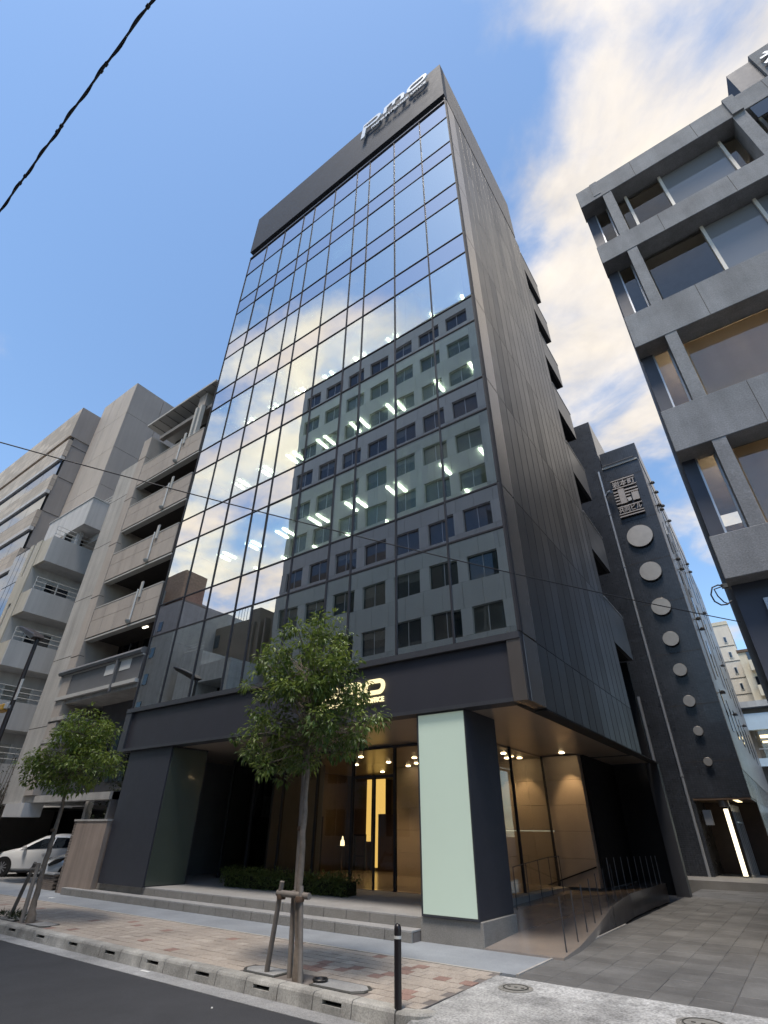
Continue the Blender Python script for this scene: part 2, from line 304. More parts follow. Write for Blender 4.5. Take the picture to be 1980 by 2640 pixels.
# ------------------------------------------------------------------ mesh helpers
class MB:
    def __init__(s): s.v = []; s.f = []; s.m = []
    def face(s, pts, mi=0):
        b = len(s.v); s.v += [tuple(p) for p in pts]; s.f.append(tuple(range(b, b+len(pts)))); s.m.append(mi); return s
    def box(s, x0, x1, y0, y1, z0, z1, mi=0):
        b = len(s.v)
        s.v += [(x0, y0, z0), (x1, y0, z0), (x1, y1, z0), (x0, y1, z0), (x0, y0, z1), (x1, y0, z1), (x1, y1, z1), (x0, y1, z1)]
        for q in ((0, 3, 2, 1), (4, 5, 6, 7), (0, 1, 5, 4), (1, 2, 6, 5), (2, 3, 7, 6), (3, 0, 4, 7)):
            s.f.append(tuple(b+i for i in q)); s.m.append(mi)
        return s
    def prism(s, poly, axis, a, b_, mi=0):
        """polygon in the two other axes, pushed along axis from a to b_"""
        def P(p, t): return {'x': (t, p[0], p[1]), 'y': (p[0], t, p[1]), 'z': (p[0], p[1], t)}[axis]
        n = len(poly); b = len(s.v)
        s.v += [P(p, a) for p in poly] + [P(p, b_) for p in poly]
        s.f.append(tuple(b+i for i in range(n))); s.m.append(mi)
        s.f.append(tuple(b+n+i for i in reversed(range(n)))); s.m.append(mi)
        for i in range(n):
            j = (i+1) % n; s.f.append((b+i, b+n+i, b+n+j, b+j)); s.m.append(mi)
        return s
    def tube(s, pts, r, n=8, mi=0, cap=True):
        pts = [Vector(p) for p in pts]; rs = r if isinstance(r, (list, tuple)) else [r]*len(pts)
        rings = []; prev = None
        for i, p in enumerate(pts):
            d = (pts[min(i+1, len(pts)-1)] - pts[max(i-1, 0)])
            d = d.normalized() if d.length > 1e-9 else Vector((0, 0, 1))
            if prev is None:
                a = d.cross(Vector((0, 0, 1)) if abs(d.z) < .9 else Vector((1, 0, 0))).normalized()
            else:
                a = (prev - d*prev.dot(d)).normalized()
            prev = a; c = d.cross(a); b = len(s.v); rings.append(b)
            for k in range(n):
                t = 2*math.pi*k/n; q = p + (a*math.cos(t) + c*math.sin(t))*rs[i]; s.v.append(tuple(q))
        for i in range(len(pts)-1):
            for k in range(n):
                k2 = (k+1) % n; s.f.append((rings[i]+k, rings[i]+k2, rings[i+1]+k2, rings[i+1]+k)); s.m.append(mi)
        if cap:
            s.f.append(tuple(rings[0]+k for k in reversed(range(n)))); s.m.append(mi)
            s.f.append(tuple(rings[-1]+k for k in range(n))); s.m.append(mi)
        return s
    def lathe(s, prof, c, n=16, mi=0, cap=True):
        rings = []
        for r_, z in prof:
            rings.append(len(s.v)); s.v += [(c[0]+r_*math.cos(2*math.pi*k/n), c[1]+r_*math.sin(2*math.pi*k/n), c[2]+z) for k in range(n)]
        for i in range(len(prof)-1):
            for k in range(n):
                k2 = (k+1) % n; s.f.append((rings[i]+k, rings[i]+k2, rings[i+1]+k2, rings[i+1]+k)); s.m.append(mi)
        if not cap: return s
        s.f.append(tuple(rings[0]+k for k in reversed(range(n)))); s.m.append(mi)
        s.f.append(tuple(rings[-1]+k for k in range(n))); s.m.append(mi)
        return s
    def disc(s, c, r, y0, y1, n=32, mi=0):
        """cylinder with its axis along y"""
        return s.prism([(c[0]+r*math.cos(2*math.pi*k/n), c[1]+r*math.sin(2*math.pi*k/n)) for k in range(n)], 'y', y0, y1, mi)
    def mesh(s, name, mats, off=(0, 0, 0), smooth=False, bevel=0.0):
        me = bpy.data.meshes.new(name)
        me.from_pydata([(x-off[0], y-off[1], z-off[2]) for x, y, z in s.v], [], s.f)
        ml = mats if isinstance(mats, (list, tuple)) else [mats]
        for q in ml: me.materials.append(M[q] if isinstance(q, str) else q)
        me.polygons.foreach_set('material_index', s.m)
        bm = bmesh.new(); bm.from_mesh(me); bmesh.ops.recalc_face_normals(bm, faces=bm.faces)
        if bevel: bmesh.ops.bevel(bm, geom=[e for e in bm.edges if len(e.link_faces) == 2 and e.calc_face_angle(0) > .5], offset=bevel, segments=1, affect='EDGES')
        bm.to_mesh(me); bm.free()
        if smooth:
            me.polygons.foreach_set('use_smooth', [True]*len(me.polygons))
            try: me.set_sharp_from_angle(angle=R(40))
            except Exception: pass
        return me

ORG = {}
def tagp(o, label=None, cat=None, group=None, kind=None):
    if label: o['label'] = label
    if cat: o['category'] = cat
    if group: o['group'] = group
    if kind: o['kind'] = kind
    return o
def thing(name, label, cat, loc=(0, 0, 0), group=None):
    o = bpy.data.objects.new(name, None); o.empty_display_size = .2; col.objects.link(o); o.location = loc; ORG[o] = Vector(loc)
    return tagp(o, label, cat, group)
def part(name, mb, mats, parent, smooth=False, bevel=0.0, label=None, kind=None):
    """a mesh given in world coordinates, hung under its thing"""
    o = bpy.data.objects.new(name, mb.mesh(name, mats, ORG[parent], smooth, bevel)); col.objects.link(o); o.parent = parent; ORG[o] = ORG[parent]
    return tagp(o, label, None, None, kind)
def piece(name, me, parent, loc, rot=None):
    """one more object that shares mesh me, its origin at world point loc"""
    o = bpy.data.objects.new(name, me); col.objects.link(o); o.parent = parent; o.location = Vector(loc) - ORG[parent]; ORG[o] = Vector(loc)
    if rot: o.rotation_euler = rot
    return o
def single(name, mb, mats, label, cat, group=None, smooth=False, bevel=0.0, loc=None):
    xs, ys, zs = zip(*mb.v)
    if loc is None: loc = ((min(xs)+max(xs))/2, (min(ys)+max(ys))/2, min(zs))
    o = bpy.data.objects.new(name, mb.mesh(name, mats, loc, smooth, bevel)); col.objects.link(o); o.location = loc; ORG[o] = Vector(loc)
    return tagp(o, label, cat, group)
def struct(name, mb, mats, label=None, bevel=0.0, kind='structure'):
    o = bpy.data.objects.new(name, mb.mesh(name, mats, (0, 0, 0), False, bevel)); col.objects.link(o); ORG[o] = Vector((0, 0, 0))
    return tagp(o, label, None, None, kind)
def boxm(name, sx, sy, sz, mats, bevel=0.0):
    """mesh of a box with its origin in the middle of its bottom"""
    return MB().box(-sx/2, sx/2, -sy/2, sy/2, 0, sz).mesh(name, mats, (0, 0, 0), False, bevel)
def outline_mesh(name, loops, depth, mats, off=0.0):
    """flat outlines (with holes) in x-z made solid along y"""
    cu = bpy.data.curves.new(name, 'CURVE'); cu.dimensions = '2D'; cu.fill_mode = 'BOTH'; cu.extrude = depth/2; cu.offset = off
    for lp in loops:
        sp = cu.splines.new('POLY'); sp.points.add(len(lp)-1); sp.use_cyclic_u = True
        for p, q in zip(sp.points, lp): p.co = (q[0], q[1], 0, 1)
    t = bpy.data.objects.new(name, cu); col.objects.link(t)
    me = bpy.data.meshes.new_from_object(t.evaluated_get(bpy.context.evaluated_depsgraph_get())); bpy.data.objects.remove(t)
    me.transform(Matrix.Rotation(R(90), 4, 'X')); me.name = name; me.materials.clear(); me.materials.append(M[mats]); return me
def text_mesh(name, s, size, depth, mats, off=0.0, sx=1.0):
    cu = bpy.data.curves.new(name, 'FONT'); cu.body = s; cu.size = size; cu.extrude = depth/2; cu.offset = off; cu.resolution_u = 2
    t = bpy.data.objects.new(name, cu); col.objects.link(t); bpy.context.view_layer.update()
    me = bpy.data.meshes.new_from_object(t.evaluated_get(bpy.context.evaluated_depsgraph_get())); bpy.data.objects.remove(t)
    xs = [v.co.x for v in me.vertices] or [0, 1]
    if sx: 
        k = sx/(max(xs)-min(xs)); me.transform(Matrix.Translation((-min(xs)*k, 0, 0)) @ Matrix.Diagonal((k, 1, 1, 1)))
    me.transform(Matrix.Rotation(R(90), 4, 'X')); me.name = name; me.materials.clear(); me.materials.append(M[mats]); return me
def arc(cx, cz, rx, rz, a0, a1, n=10):
    return [(cx+rx*math.cos(R(a0+(a1-a0)*i/n)), cz+rz*math.sin(R(a0+(a1-a0)*i/n))) for i in range(n+1)]

# ================================================================== GROUND AND STREET
SW = 0.165                                   # pavement level; the road is 0
struct('ground', MB().box(-400, 400, -400, 400, -.6, -.03), 'asphalt', 'dark ground round the street')
struct('road', MB().box(-140, 60, .30, 5.97, -.2, 0), 'asphalt', 'smooth dark asphalt road along the kerb')
struct('gutter', MB().box(-140, -3.9, 5.97, 6.27, -.2, .006), 'gutter', 'pale concrete gutter strip between road and kerb')
struct('opposite_pavement', MB().box(-140, 60, -6.9, .30, -.2, .15), 'gutter', 'concrete pavement on the near side of the road')
pv = struct('pavement', MB().box(-60, -4.15, 6.49, 8.62, -.2, SW-.012), 'joint', 'pavement of tan paving blocks with some red ones')
struct('grey_pavement', MB().box(-60, -3.93, 8.67, 10.4, -.2, SW), 'grey_walk', 'smooth blue grey pavement strip along the building steps')
struct('pavement_edging', MB().box(-60, -4.15, 8.62, 8.67, -.2, SW+.004), 'strip', 'pale edging strip between the two pavings')
# kerb: 0.6 m blocks, every second one with a drain slot
kb = struct('kerb', MB().box(-60, -3.95, 6.29, 6.47, -.2, .02), 'kerb', 'row of worn concrete kerb blocks with drain slots')
kp = [(6.27, 0), (6.285, .135), (6.30, .160), (6.32, SW+.004), (6.47, SW+.004), (6.487, .155), (6.487, 0)]
km = MB().prism(kp, 'x', -.296, .296).mesh('kerb_stone', 'kerb')
ks = MB()
ks.prism(kp, 'x', -.296, -.15); ks.prism(kp, 'x', .15, .296)
ks.box(-.15, .15, 6.274, 6.487, 0, .078); ks.box(-.15, .15, 6.36, 6.487, .0785, .121); ks.prism([(6.281, .1215), (6.285, .135), (6.30, .160), (6.32, SW+.004), (6.47, SW+.004), (6.487, .155), (6.487, .1215)], 'x', -.15, .15)
ks.box(-.148, .148, 6.352, 6.359, .079, .121, 1)
ksm = ks.mesh('kerb_stone', ['kerb', 'black'])
for k in range(62):
    x = -5.24 - .604*k if k >= 0 else 0
    piece('kerb_stone', ksm if k % 2 == 0 else km, kb, (x, 0, 0))
piece('kerb_stone', km, kb, (-4.636, 0, 0))
ce = MB()                                   # the rounded end block at the alley
pts = [(-4.33, 6.27), (-4.20, 6.285), (-4.06, 6.34), (-3.97, 6.43), (-3.93, 6.56), (-4.10, 6.60), (-4.15, 6.53), (-4.20, 6.50), (-4.33, 6.487)]
ce.prism(pts, 'z', 0, SW-.006)
part('kerb_stone', ce, 'kerb', kb, bevel=.02)
# pavers, 0.2 m, in running rows
random.seed(11)
def paver_mesh(mname): return MB().box(-.0965, .0965, -.0965, .0965, -.03, 0).mesh('paver', mname, bevel=.004)
pm = {k: paver_mesh(k) for k in ('paver_tan', 'paver_pale', 'paver_red')}
rows = 10; cnt = 0; rest = MB()
pitch_y = (8.62-6.49)/rows
cells = []
for j in range(rows):
    y = 6.49 + pitch_y*(j+.5); x = -4.25 - (.1 if j % 2 else 0)
    while x > -30:
        cells.append((abs(x)+.3*abs(y-6.5), x, y)); x -= .2
cells.sort()
for d, x, y in cells:
    if -7.25 < x < -5.0 and y < 6.95: continue          # the tree pits
    if -15.3 < x < -13.0 and y < 7.0: continue
    r = random.random(); red = (.30 if random.random() < .5 else .03) if x > -6.6 and y < 8.0 else (.05 if x > -11 else .025)
    k = 'paver_red' if r < red else ('paver_pale' if r > .86 else 'paver_tan')
    if cnt < 300:
        piece('paver', pm[k], pv, (x, y, SW-random.random()*.004)); cnt += 1
    else:
        z = SW-random.random()*.003; i = {'paver_tan': 0, 'paver_pale': 1, 'paver_red': 2}[k]
        rest.box(x-.0965, x+.0965, y-pitch_y/2+.004, y+pitch_y/2-.004, z-.03, z, i)
part('paver', rest, ['paver_tan', 'paver_pale', 'paver_red'], pv, kind='stuff')
# alley paving slabs, driveway apron
al = struct('alley', MB().box(-3.92, 1.2, 8.5, 70, -.2, SW-.012), 'joint', 'alley paved with worn grey slabs beside the office tower')
slm = [MB().box(-.213, .213, -.213, .213, -.04, 0).mesh('paving_slab', q, bevel=.006) for q in ('slab', 'slab_dark')]
cnt = 0; rest = MB()
for j in range(60):
    for i in range(11):
        x = -3.70 + .43*i; y = 8.72 + .43*j
        z = SW - random.random()*.006
        if cnt < 299 and y < 21.5: piece('paving_slab', random.choice(slm), al, (x, y, z), (random.uniform(-.004, .004), random.uniform(-.004, .004), 0)); cnt += 1
        else: rest.box(x-.213, x+.213, y-.213, y+.213, z-.04, z)
part('paving_slab', rest, 'slab', al, kind='stuff')
struct('driveway_apron', MB().prism([(5.75, -.15), (8.50, -.15), (8.50, SW), (6.5, .14), (5.75, .012)], 'x', -4.14, 1.6), 'apron', 'rough scratched concrete driveway apron at the alley mouth')
struct('alley_edge_strip', MB().box(-3.93, -3.895, 8.67, 14.6, -.1, SW+.012), 'strip', 'thin pale edge strip between grey pavement and alley slabs')
for (x, y, r, lab) in ((-3.66, 8.02, .17, 'small round iron manhole cover in the concrete apron near the kerb end'), (-1.52, 7.85, .21, 'round manhole cover in the concrete apron cut by the picture edge')):
    z = .163 if y < 8.5 else SW
    t = thing('manhole_cover', lab, 'manhole', (x, y, z-.03))
    zz = .14+(y-6.5)/2*.025
    part('frame', MB().lathe([(r+.05, 0), (r+.05, zz-.135), (r+.01, zz-.133), (r+.01, 0)], (x, y, .14), 28), 'iron_pale', t)
    lid = MB().lathe([(r, 0), (r, .006+zz-.14), (r-.02, .010+zz-.14), (.0, .010+zz-.14)], (x, y, .14), 28)
    part('lid', lid, 'iron_pale', t)
    rg = MB()
    rg.lathe([(r-.01, 0), (r-.01, .004), (r-.025, .004), (r-.025, 0)], (x, y, zz+.0105), 28, 0, False)
    for dx in (-.09, 0, .09): rg.box(x+dx-.02, x+dx+.02, y-.012, y+.012, zz+.0105, zz+.015)
    part('lid_relief', rg, 'iron', t)
# bollard at the kerb end
t = thing('bollard', 'black round steel bollard with a white band at the kerb end', 'bollard', (-4.337, 6.354, SW))
part('post', MB().lathe([(.042, 0), (.042, .60)], (-4.337, 6.354, SW), 20), 'bollard_black', t, smooth=True)
part('reflective_band', MB().lathe([(.0435, 0), (.0435, .028)], (-4.337, 6.354, SW+.60), 20), 'white_paint', t, smooth=True)
part('cap', MB().lathe([(.042, 0), (.042, .06), (.039, .085), (.028, .103), (.012, .113), (.001, .115)], (-4.337, 6.354, SW+.628), 20), 'bollard_black', t, smooth=True)

# ================================================================== OFFICE TOWER
XR, XL, YF = -3.673, -18.13, 10.0
T = thing('office_tower', 'tall dark office tower with mirrored glass front and warmly lit lobby', 'office building', (-10.9, 14.5, SW))
PIT = 3.87; TOP = 31.24; VH = 2.60
tz = [TOP - PIT*i for i in range(7)]; bz = [q - VH for q in tz]
wW, wN = 1.5868, .8818
seq = [wW, wW, wW, wN, wW, wW, wN, wW, wW, wW]
xe = [XR]
for q in seq: xe.append(xe[-1]-q)
XL = xe[-1]
rows_ = [('spandrel', tz[0], 33.03)]
for i in range(7):
    rows_.append(('vision', bz[i], tz[i]))
    if i < 6: rows_.append(('spandrel', tz[i+1], bz[i]))
cache = {}
random.seed(5)
for kind, z0, z1 in rows_:
    for i, wd in enumerate(seq):
        key = (kind, round(wd, 3), round(z1-z0, 3))
        if key not in cache:
            sz = z1-z0
            cache[key] = MB().box(-wd/2+.012, wd/2-.012, -.006, .006, .012, sz-.012).mesh('glass_pane' if kind == 'vision' else 'spandrel_pane', kind+'_glass')
        piece('glass_pane' if kind == 'vision' else 'spandrel_pane', cache[key], T, ((xe[i]+xe[i+1])/2, YF+.05, z0), (random.gauss(0, .0012), 0, random.gauss(0, .0012)))
for k, x in enumerate(xe):
    part('mullion', MB().box(x-.019, x+.019, YF+.01, YF+.13, 5.42, 33.03), 'mullion', T)
trs = [33.03] + sorted({round(q, 3) for q in tz+bz}, reverse=True)
for z in trs: part('transom', MB().box(XL+.024, XR-.024, YF+.015, YF+.125, z-.020, z+.020), 'mullion', T)
# interiors of the seven glazed floors
for i in range(7):
    part('ceiling', MB().box(XL+.1, XR-.15, YF+.16, 19.2, tz[i]+.03, tz[i]+.12), 'ceiling_white', T)
    part('floor_slab', MB().box(XL+.1, XR-.15, YF+.16, 19.2, bz[i]-.35, bz[i]-.05), 'office_floor', T)
    part('inner_wall', MB().box(XL+.1, XR-.15, 17.2, 17.35, bz[i]-.05, tz[i]+.03), 'office_wall', T)
part('party_wall', MB().box(XL-.05, XL+.08, YF+.13, 19.4, 4.02, 33.6), 'dark_metal', T)
# roller blinds behind a few panes
for i, r, dz in ((5, 2, 1.1), (9, 2, .7), (2, 3, 1.2), (4, 1, 1.4), (0, 4, .5), (7, 0, .8), (3, 4, .9)):
    part('roller_blind', MB().box(xe[i+1]+.1, xe[i]-.1, YF+.22, YF+.225, tz[r]-dz, tz[r]), 'blind', T)
for i, r in ((1, 5), (1, 3), (2, 5), (6, 2)):
    part('window_column', MB().box(xe[i+1]+.35, xe[i+1]+.75, YF+.3, YF+.7, bz[r], tz[r]+.03), 'office_wall', T)
# roof band
part('roof_band', MB().box(XL-.02, XR, YF-.10, YF+.3, 33.67, 37.75), 'fascia', T)
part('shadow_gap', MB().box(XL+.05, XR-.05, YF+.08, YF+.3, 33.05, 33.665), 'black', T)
part('head_trim', MB().box(XL, XR-.0, YF-.02, YF+.079, 33.06, 33.14), 'corner_panel', T)
sbm = {}
ys = [YF+.3+ .62*i for i in range(15)]
for a, b in zip(ys, ys[1:]):
    part('roof_band_panel', MB().box(XR-.25, XR-.005, a+.012, b-.012, 33.67, 37.75), 'side_panel', T)
part('roof_slab', MB().box(XL+.1, XR-.3, YF+.31, 19.0, 33.3, 33.66), 'dark_metal', T)
part('back_parapet', MB().box(XL+.1, XR-.3, 18.6, 19.0, 33.67, 37.6), 'dark_metal', T)
# alley side: a smooth corner strip, then standing-seam panels in storey-high courses
lv = [4.02] + sorted(bz) + [33.45]
lv[1:2] = [5.42]
cp = {}
for a, b in zip(lv, lv[1:]):
    part('corner_panel', MB().box(XR-.3, XR, YF+.131, YF+.93, a+.012, b-.012), 'corner_panel', T, bevel=.01)
    part('corner_panel', MB().box(XR-.055, XR+.002, YF-.02, YF+.118, a+.012, b-.012), 'mullion', T)
    h = round(b-a-.02, 3)
    if h not in cp: cp[h] = [MB().box(-.28, -.010, -.296, .296, 0, h).box(-.2, -.003, .297, .309, 0, h).mesh('wall_panel', q) for q in ('side_panel', 'side_panel', 'side_panel_b', 'side_panel_c')]
    for k in range(14):
        y = YF+.95+.6055*(k+.5)
        piece('wall_panel', random.choice(cp[h]), T, (XR, y, a+.01))
part('side_backing', MB().box(XR-.4, XR-.285, YF+.2, 19.4, 4.02, 33.5), 'black', T)
part('rear_wall', MB().box(XL, XR-.29, 19.42, 19.6, 4.02, 33.5), 'dark_metal', T)
# rear balconies that hang behind the flank
for k in range(7):
    z = 7.75+3.86*k
    bb = thing('x', None, None, (XR-1.2, 20.8, z)) if False else None
    part('balcony_slab', MB().box(XR-2.6, XR-.02, 19.62, 22.2, z, z+.15), 'black', T)
    part('balcony_parapet', MB().box(XR-.14, XR, 19.43, 22.25, z-.02, z+1.73), 'side_panel', T)
    part('balcony_parapet', MB().box(XR-2.6, XR-.145, 22.12, 22.25, z-.02, z+1.73), 'side_panel', T)
    part('balcony_rail', MB().box(XR-.16, XR+.02, 19.43, 22.27, z+1.735, z+1.78), 'steel', T)
# band over the entrance
part('entrance_band', MB().box(XL+.28, XR-.30, YF-.03, YF+.3, 4.10, 5.24), 'band', T)
part('band_ledge', MB().box(XL-.05, XR-.0, YF-.12, YF+.13, 5.25, 5.39), 'dark_metal', T)
part('band_end', MB().box(XL-.05, XL+.275, YF-.10, YF+.3, 4.02, 5.245), 'dark_metal', T)
part('band_end', MB().box(XR-.295, XR, YF-.10, YF+.118, 4.02, 5.245), 'corner_panel', T)
part('band_foot', MB().box(XL+.28, XR-.30, YF-.10, YF+.3, 4.02, 4.095), 'dark_metal', T)
part('soffit', MB().box(XL, XR-.29, YF+.305, 22.0, 4.03, 4.12), 'soffit', T)
part('soffit_trim', MB().box(XR-.27, XR, YF+.95, 22.1, 3.99, 4.018), 'black', T)
# the two front pillars
part('pillar', MB().box(-6.26, -5.11, YF+.02, YF+1.45, .53, 4.025), 'pillar_dark', T)
part('glass_panel', MB().box(-6.245, -5.135, YF-.012, YF+.015, .565, 3.985), 'green_glass', T, label='pale green glass panel on the pillar by the alley')
pf = MB()
for (a, b, c, d) in ((-6.275, -6.25, .53, 4.02), (-5.13, -5.108, .53, 4.02)): pf.box(a, b, YF-.022, YF+.018, c, d)
pf.box(-6.25, -5.13, YF-.022, YF+.018, .53, .56).box(-6.25, -5.13, YF-.022, YF+.018, 3.99, 4.02)
part('panel_frame', pf, 'dark_metal', T)
part('plinth', MB().box(-6.33, -5.06, YF+.02, YF+1.45, SW-.05, .525), 'granite', T, bevel=.008)
part('pillar', MB().box(-17.48, -15.20, YF+.0, YF+1.35, .5, 4.025), 'pillar_dark', T)
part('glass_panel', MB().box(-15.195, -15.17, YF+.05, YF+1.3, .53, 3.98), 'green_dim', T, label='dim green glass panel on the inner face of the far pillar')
# steps and landing with separate riser stones
part('landing', MB().box(XL-.2, -6.34, 10.14, 10.5, 0, .46), 'joint', T)
part('landing', MB().box(XL-.2, -6.34, 10.455, 19.3, 0, .506), 'granite_tread', T)
part('step', MB().box(XL-.75, -6.34, 9.80, 10.13, 0, .300), 'joint', T)
rm = MB().box(-.294, .294, -.02, .03, 0, .148).mesh('riser_stone', 'granite', bevel=.004)
tm = MB().box(-.296, .296, -.01, .36, -.03, 0).mesh('tread_stone', 'granite_tread', bevel=.004)
for i in range(21):
    x = -6.64-.6*i
    piece('riser_stone', rm, T, (x, 9.76, SW)); piece('tread_stone', tm, T, (x, 9.75, .337))
    if x > XL-.2: piece('riser_stone', rm, T, (x, 10.10, .337)); piece('tread_stone', tm, T, (x, 10.09, .508))
# paved ramp on the alley side of the pillar
rpts = [(-5.06, 10.02), (-3.72, 10.02), (-3.74, 10.9), (-3.82, 11.7), (-3.98, 13.0), (-4.28, 15.2), (-4.45, 17.6), (-4.46, 20), (-4.42, 22.2), (-5.4, 22.2), (-9.0, 19.2), (-9.0, 13.6), (-6.33, 13.5), (-6.33, 11.5), (-5.06, 11.5)]
rb = MB(); n = len(rpts)
zr = lambda y: .19 + max(0, min(1, (y-10)/6.5))*.30
rb.face([(x, y, zr(y)) for x, y in rpts]); 
for i in range(n):
    a, b = rpts[i], rpts[(i+1) % n]; rb.face([(a[0], a[1], 0), (b[0], b[1], 0), (b[0], b[1], zr(b[1])), (a[0], a[1], zr(a[1]))])
part('entrance_ramp', rb, 'stone_floor', T)
# lobby
LF = .512
part('lobby_floor', MB().box(-16.4, -6.6, 13.55, 23.0, .3, LF+.004), 'stone_floor', T)
part('lobby_ceiling', MB().box(-16.4, -6.62, 13.62, 23.0, 3.98, 4.026), 'soffit', T)
gx = [-8.42, -9.32, -10.86, -12.3, -13.8, -15.2, -16.45]
for a, b in zip(gx, gx[1:]): part('lobby_pane', MB().box(b+.03, a-.03, 13.54, 13.555, LF+.03, 3.95), 'lobby_glass', T)
part('lobby_pane', MB().box(-8.40, -6.6, 13.54, 13.555, LF+.03, 3.95), 'lobby_glass', T)
for x in gx + [-6.58]: part('lobby_mullion', MB().box(x-.03, x+.03, 13.5, 13.6, LF, 4.02), 'mullion', T)
part('lobby_transom', MB().box(-16.45, -6.58, 13.51, 13.59, 3.955, 4.02), 'mullion', T)
part('entrance_door', MB().box(-10.02, -9.98, 13.46, 13.53, LF, 3.2), 'mullion', T)
part('door_rail', MB().box(-10.83, -9.35, 13.47, 13.52, 3.18, 3.25), 'mullion', T)
for a, b in ((13.6, 15.6), (15.6, 18.2)): part('lobby_pane', MB().box(-6.59, -6.575, a+.03, b-.03, LF+.03, 3.95), 'lobby_glass', T)
for y in (15.6, 18.22): part('lobby_mullion', MB().box(-6.62, -6.55, y-.03, y+.03, LF, 4.02), 'mullion', T)
# stone wall with separate courses
for k in range(5):
    z0 = LF + .698*k; h = .690
    for a, b in ((-12.6, -9.0), (-9.0, -7.2), (-7.2, -5.40)):
        part('stone_panel', MB().box(a+.004, b-.004, 18.3, 18.6, z0, z0+h), 'stone_wall', T)
part('wall_skirting', MB().prism([(-6.95, .50), (-5.42, 1.0), (-5.42, 1.035), (-6.95, .535)], 'y', 18.27, 18.299), 'black', T)
part('lobby_back_wall', MB().box(-16.4, -12.6, 22.6, 22.8, LF, 3.98), 'brown_panel', T)
part('lobby_back_wall', MB().box(-12.62, -12.58, 18.61, 22.6, LF, 3.98), 'brown_panel', T)
for i, x in enumerate((-16.0, -15.86, -13.9, -13.35, -12.9)):
    part('wall_fin', MB().box(x, x+.12, 21.6, 22.59, LF, 3.97), 'wood_dark' if i % 2 else 'stone_wall', T)
part('lit_panel', MB().box(-15.24, -14.95, 20.0, 20.06, 1.5, 3.78), 'amber_panel', T)
part('lit_panel', MB().box(-14.86, -14.55, 20.0, 20.06, .62, 3.78), 'amber_panel', T)
part('lit_panel', MB().box(-14.548, -14.29, 20.0, 20.06, 2.48, 3.78), 'amber_panel', T)
part('panel_post', MB().box(-14.945, -14.865, 19.95, 20.1, LF, 3.97), 'mullion', T)
part('dark_screen', MB().box(-14.54, -13.2, 19.9, 20.1, LF, 2.47), 'wood_dark', T)
part('dark_screen', MB().box(-17.0, -15.25, 20.1, 20.2, LF, 3.97), 'brown_panel', T)
part('door_leaf', MB().box(-15.65, -15.58, 19.7, 19.76, LF, 1.75).box(-15.1, -15.03, 19.7, 19.76, LF, 1.75).box(-15.58, -15.1, 19.7, 19.76, 1.68, 1.75).box(-15.58, -15.1, 19.7, 19.76, .98, 1.02), 'mullion', T)
part('lobby_side_wall', MB().box(-16.5, -16.41, 16.2, 23, .5, 4.02), 'brown_panel', T)
part('flank_wall', MB().box(XL-.06, XL-.005, 10.6, 22, SW, 4.02), 'rib_wall', T)
# recess at the far end of the entrance
part('ribbed_wall', MB().box(-18.1, -14.4, 15.9, 16.1, 2.3, 4.025), 'rib_wall', T)
for i in range(16): part('wall_rib', MB().box(-18.0+.22*i, -17.96+.22*i, 15.86, 15.899, 2.3, 4.02), 'rib_wall', T)
part('dark_opening_block', MB().box(-18.1, -14.4, 15.95, 16.3, .5, 2.295), 'black', T)  # solid black block standing for the dark depth of an opening
part('recess_wall', MB().box(-14.4, -14.3, 13.6, 16.1, .5, 4.02), 'rib_wall', T)
part('recess_wall', MB().box(XL, XL+.08, 11.4, 16.1, .5, 4.02), 'rib_wall', T)
part('downpipe', MB().tube([(-17.3, 15.8, 2.3), (-17.3, 15.8, 4.02)], .05, 10), 'dark_metal', T, smooth=True)
part('dome_lamp', MB().lathe([(.001, -.13), (.07, -.11), (.12, -.04), (.13, .03), (.10, .10), (.04, .13)], (-16.9, 15.72, 3.05), 14), 'trim_black', T, smooth=True)
# the carport under the rear, its deep shade put into black walls
part('carport_wall', MB().box(-5.42, -5.30, 18.61, 22.4, LF, 4.025), 'black', T)
part('carport_wall', MB().box(-5.30, -3.95, 22.25, 22.4, SW, 7.7), 'black', T)
part('carport_pier', MB().box(-4.12, -3.72, 21.9, 22.24, SW, 4.02), 'dark_metal', T)
# thin rail posts
def rail(label, P, hgt, r, mm, toprail=True):
    t = thing('railing', label, 'railing', (P[0][0], P[0][1], zr(P[0][1])))
    for x, y in P: part('post', MB().tube([(x, y, zr(y)-.05), (x, y, zr(y)+hgt)], r, 6), mm, t)
    if toprail: part('top_rail', MB().tube([(x, y, zr(y)+hgt) for x, y in P], r*.9, 6), mm, t)
rail('thin dark railing posts along the curved edge of the entrance ramp', [(-3.80, 10.4), (-3.86, 11.2), (-3.95, 12.05), (-4.06, 12.95), (-4.19, 13.9), (-4.30, 14.9), (-4.4, 16)], .72, .011, 'dark_metal', False)
rail('pale thin railing posts in front of the dark carport', [(-5.25, 18.85), (-5.16, 19.3), (-5.07, 19.75), (-4.98, 20.2), (-4.88, 20.65), (-4.78, 21.0), (-4.68, 21.35), (-4.58, 21.65), (-4.5, 21.9)], .75, .012, 'pipe', False)
rail('thin dark railing posts beside the lobby side glass', [(-5.98, 13.6), (-6.03, 14.5), (-6.06, 15.4), (-6.1, 16.3), (-6.12, 17.2)], .8, .011, 'dark_metal')

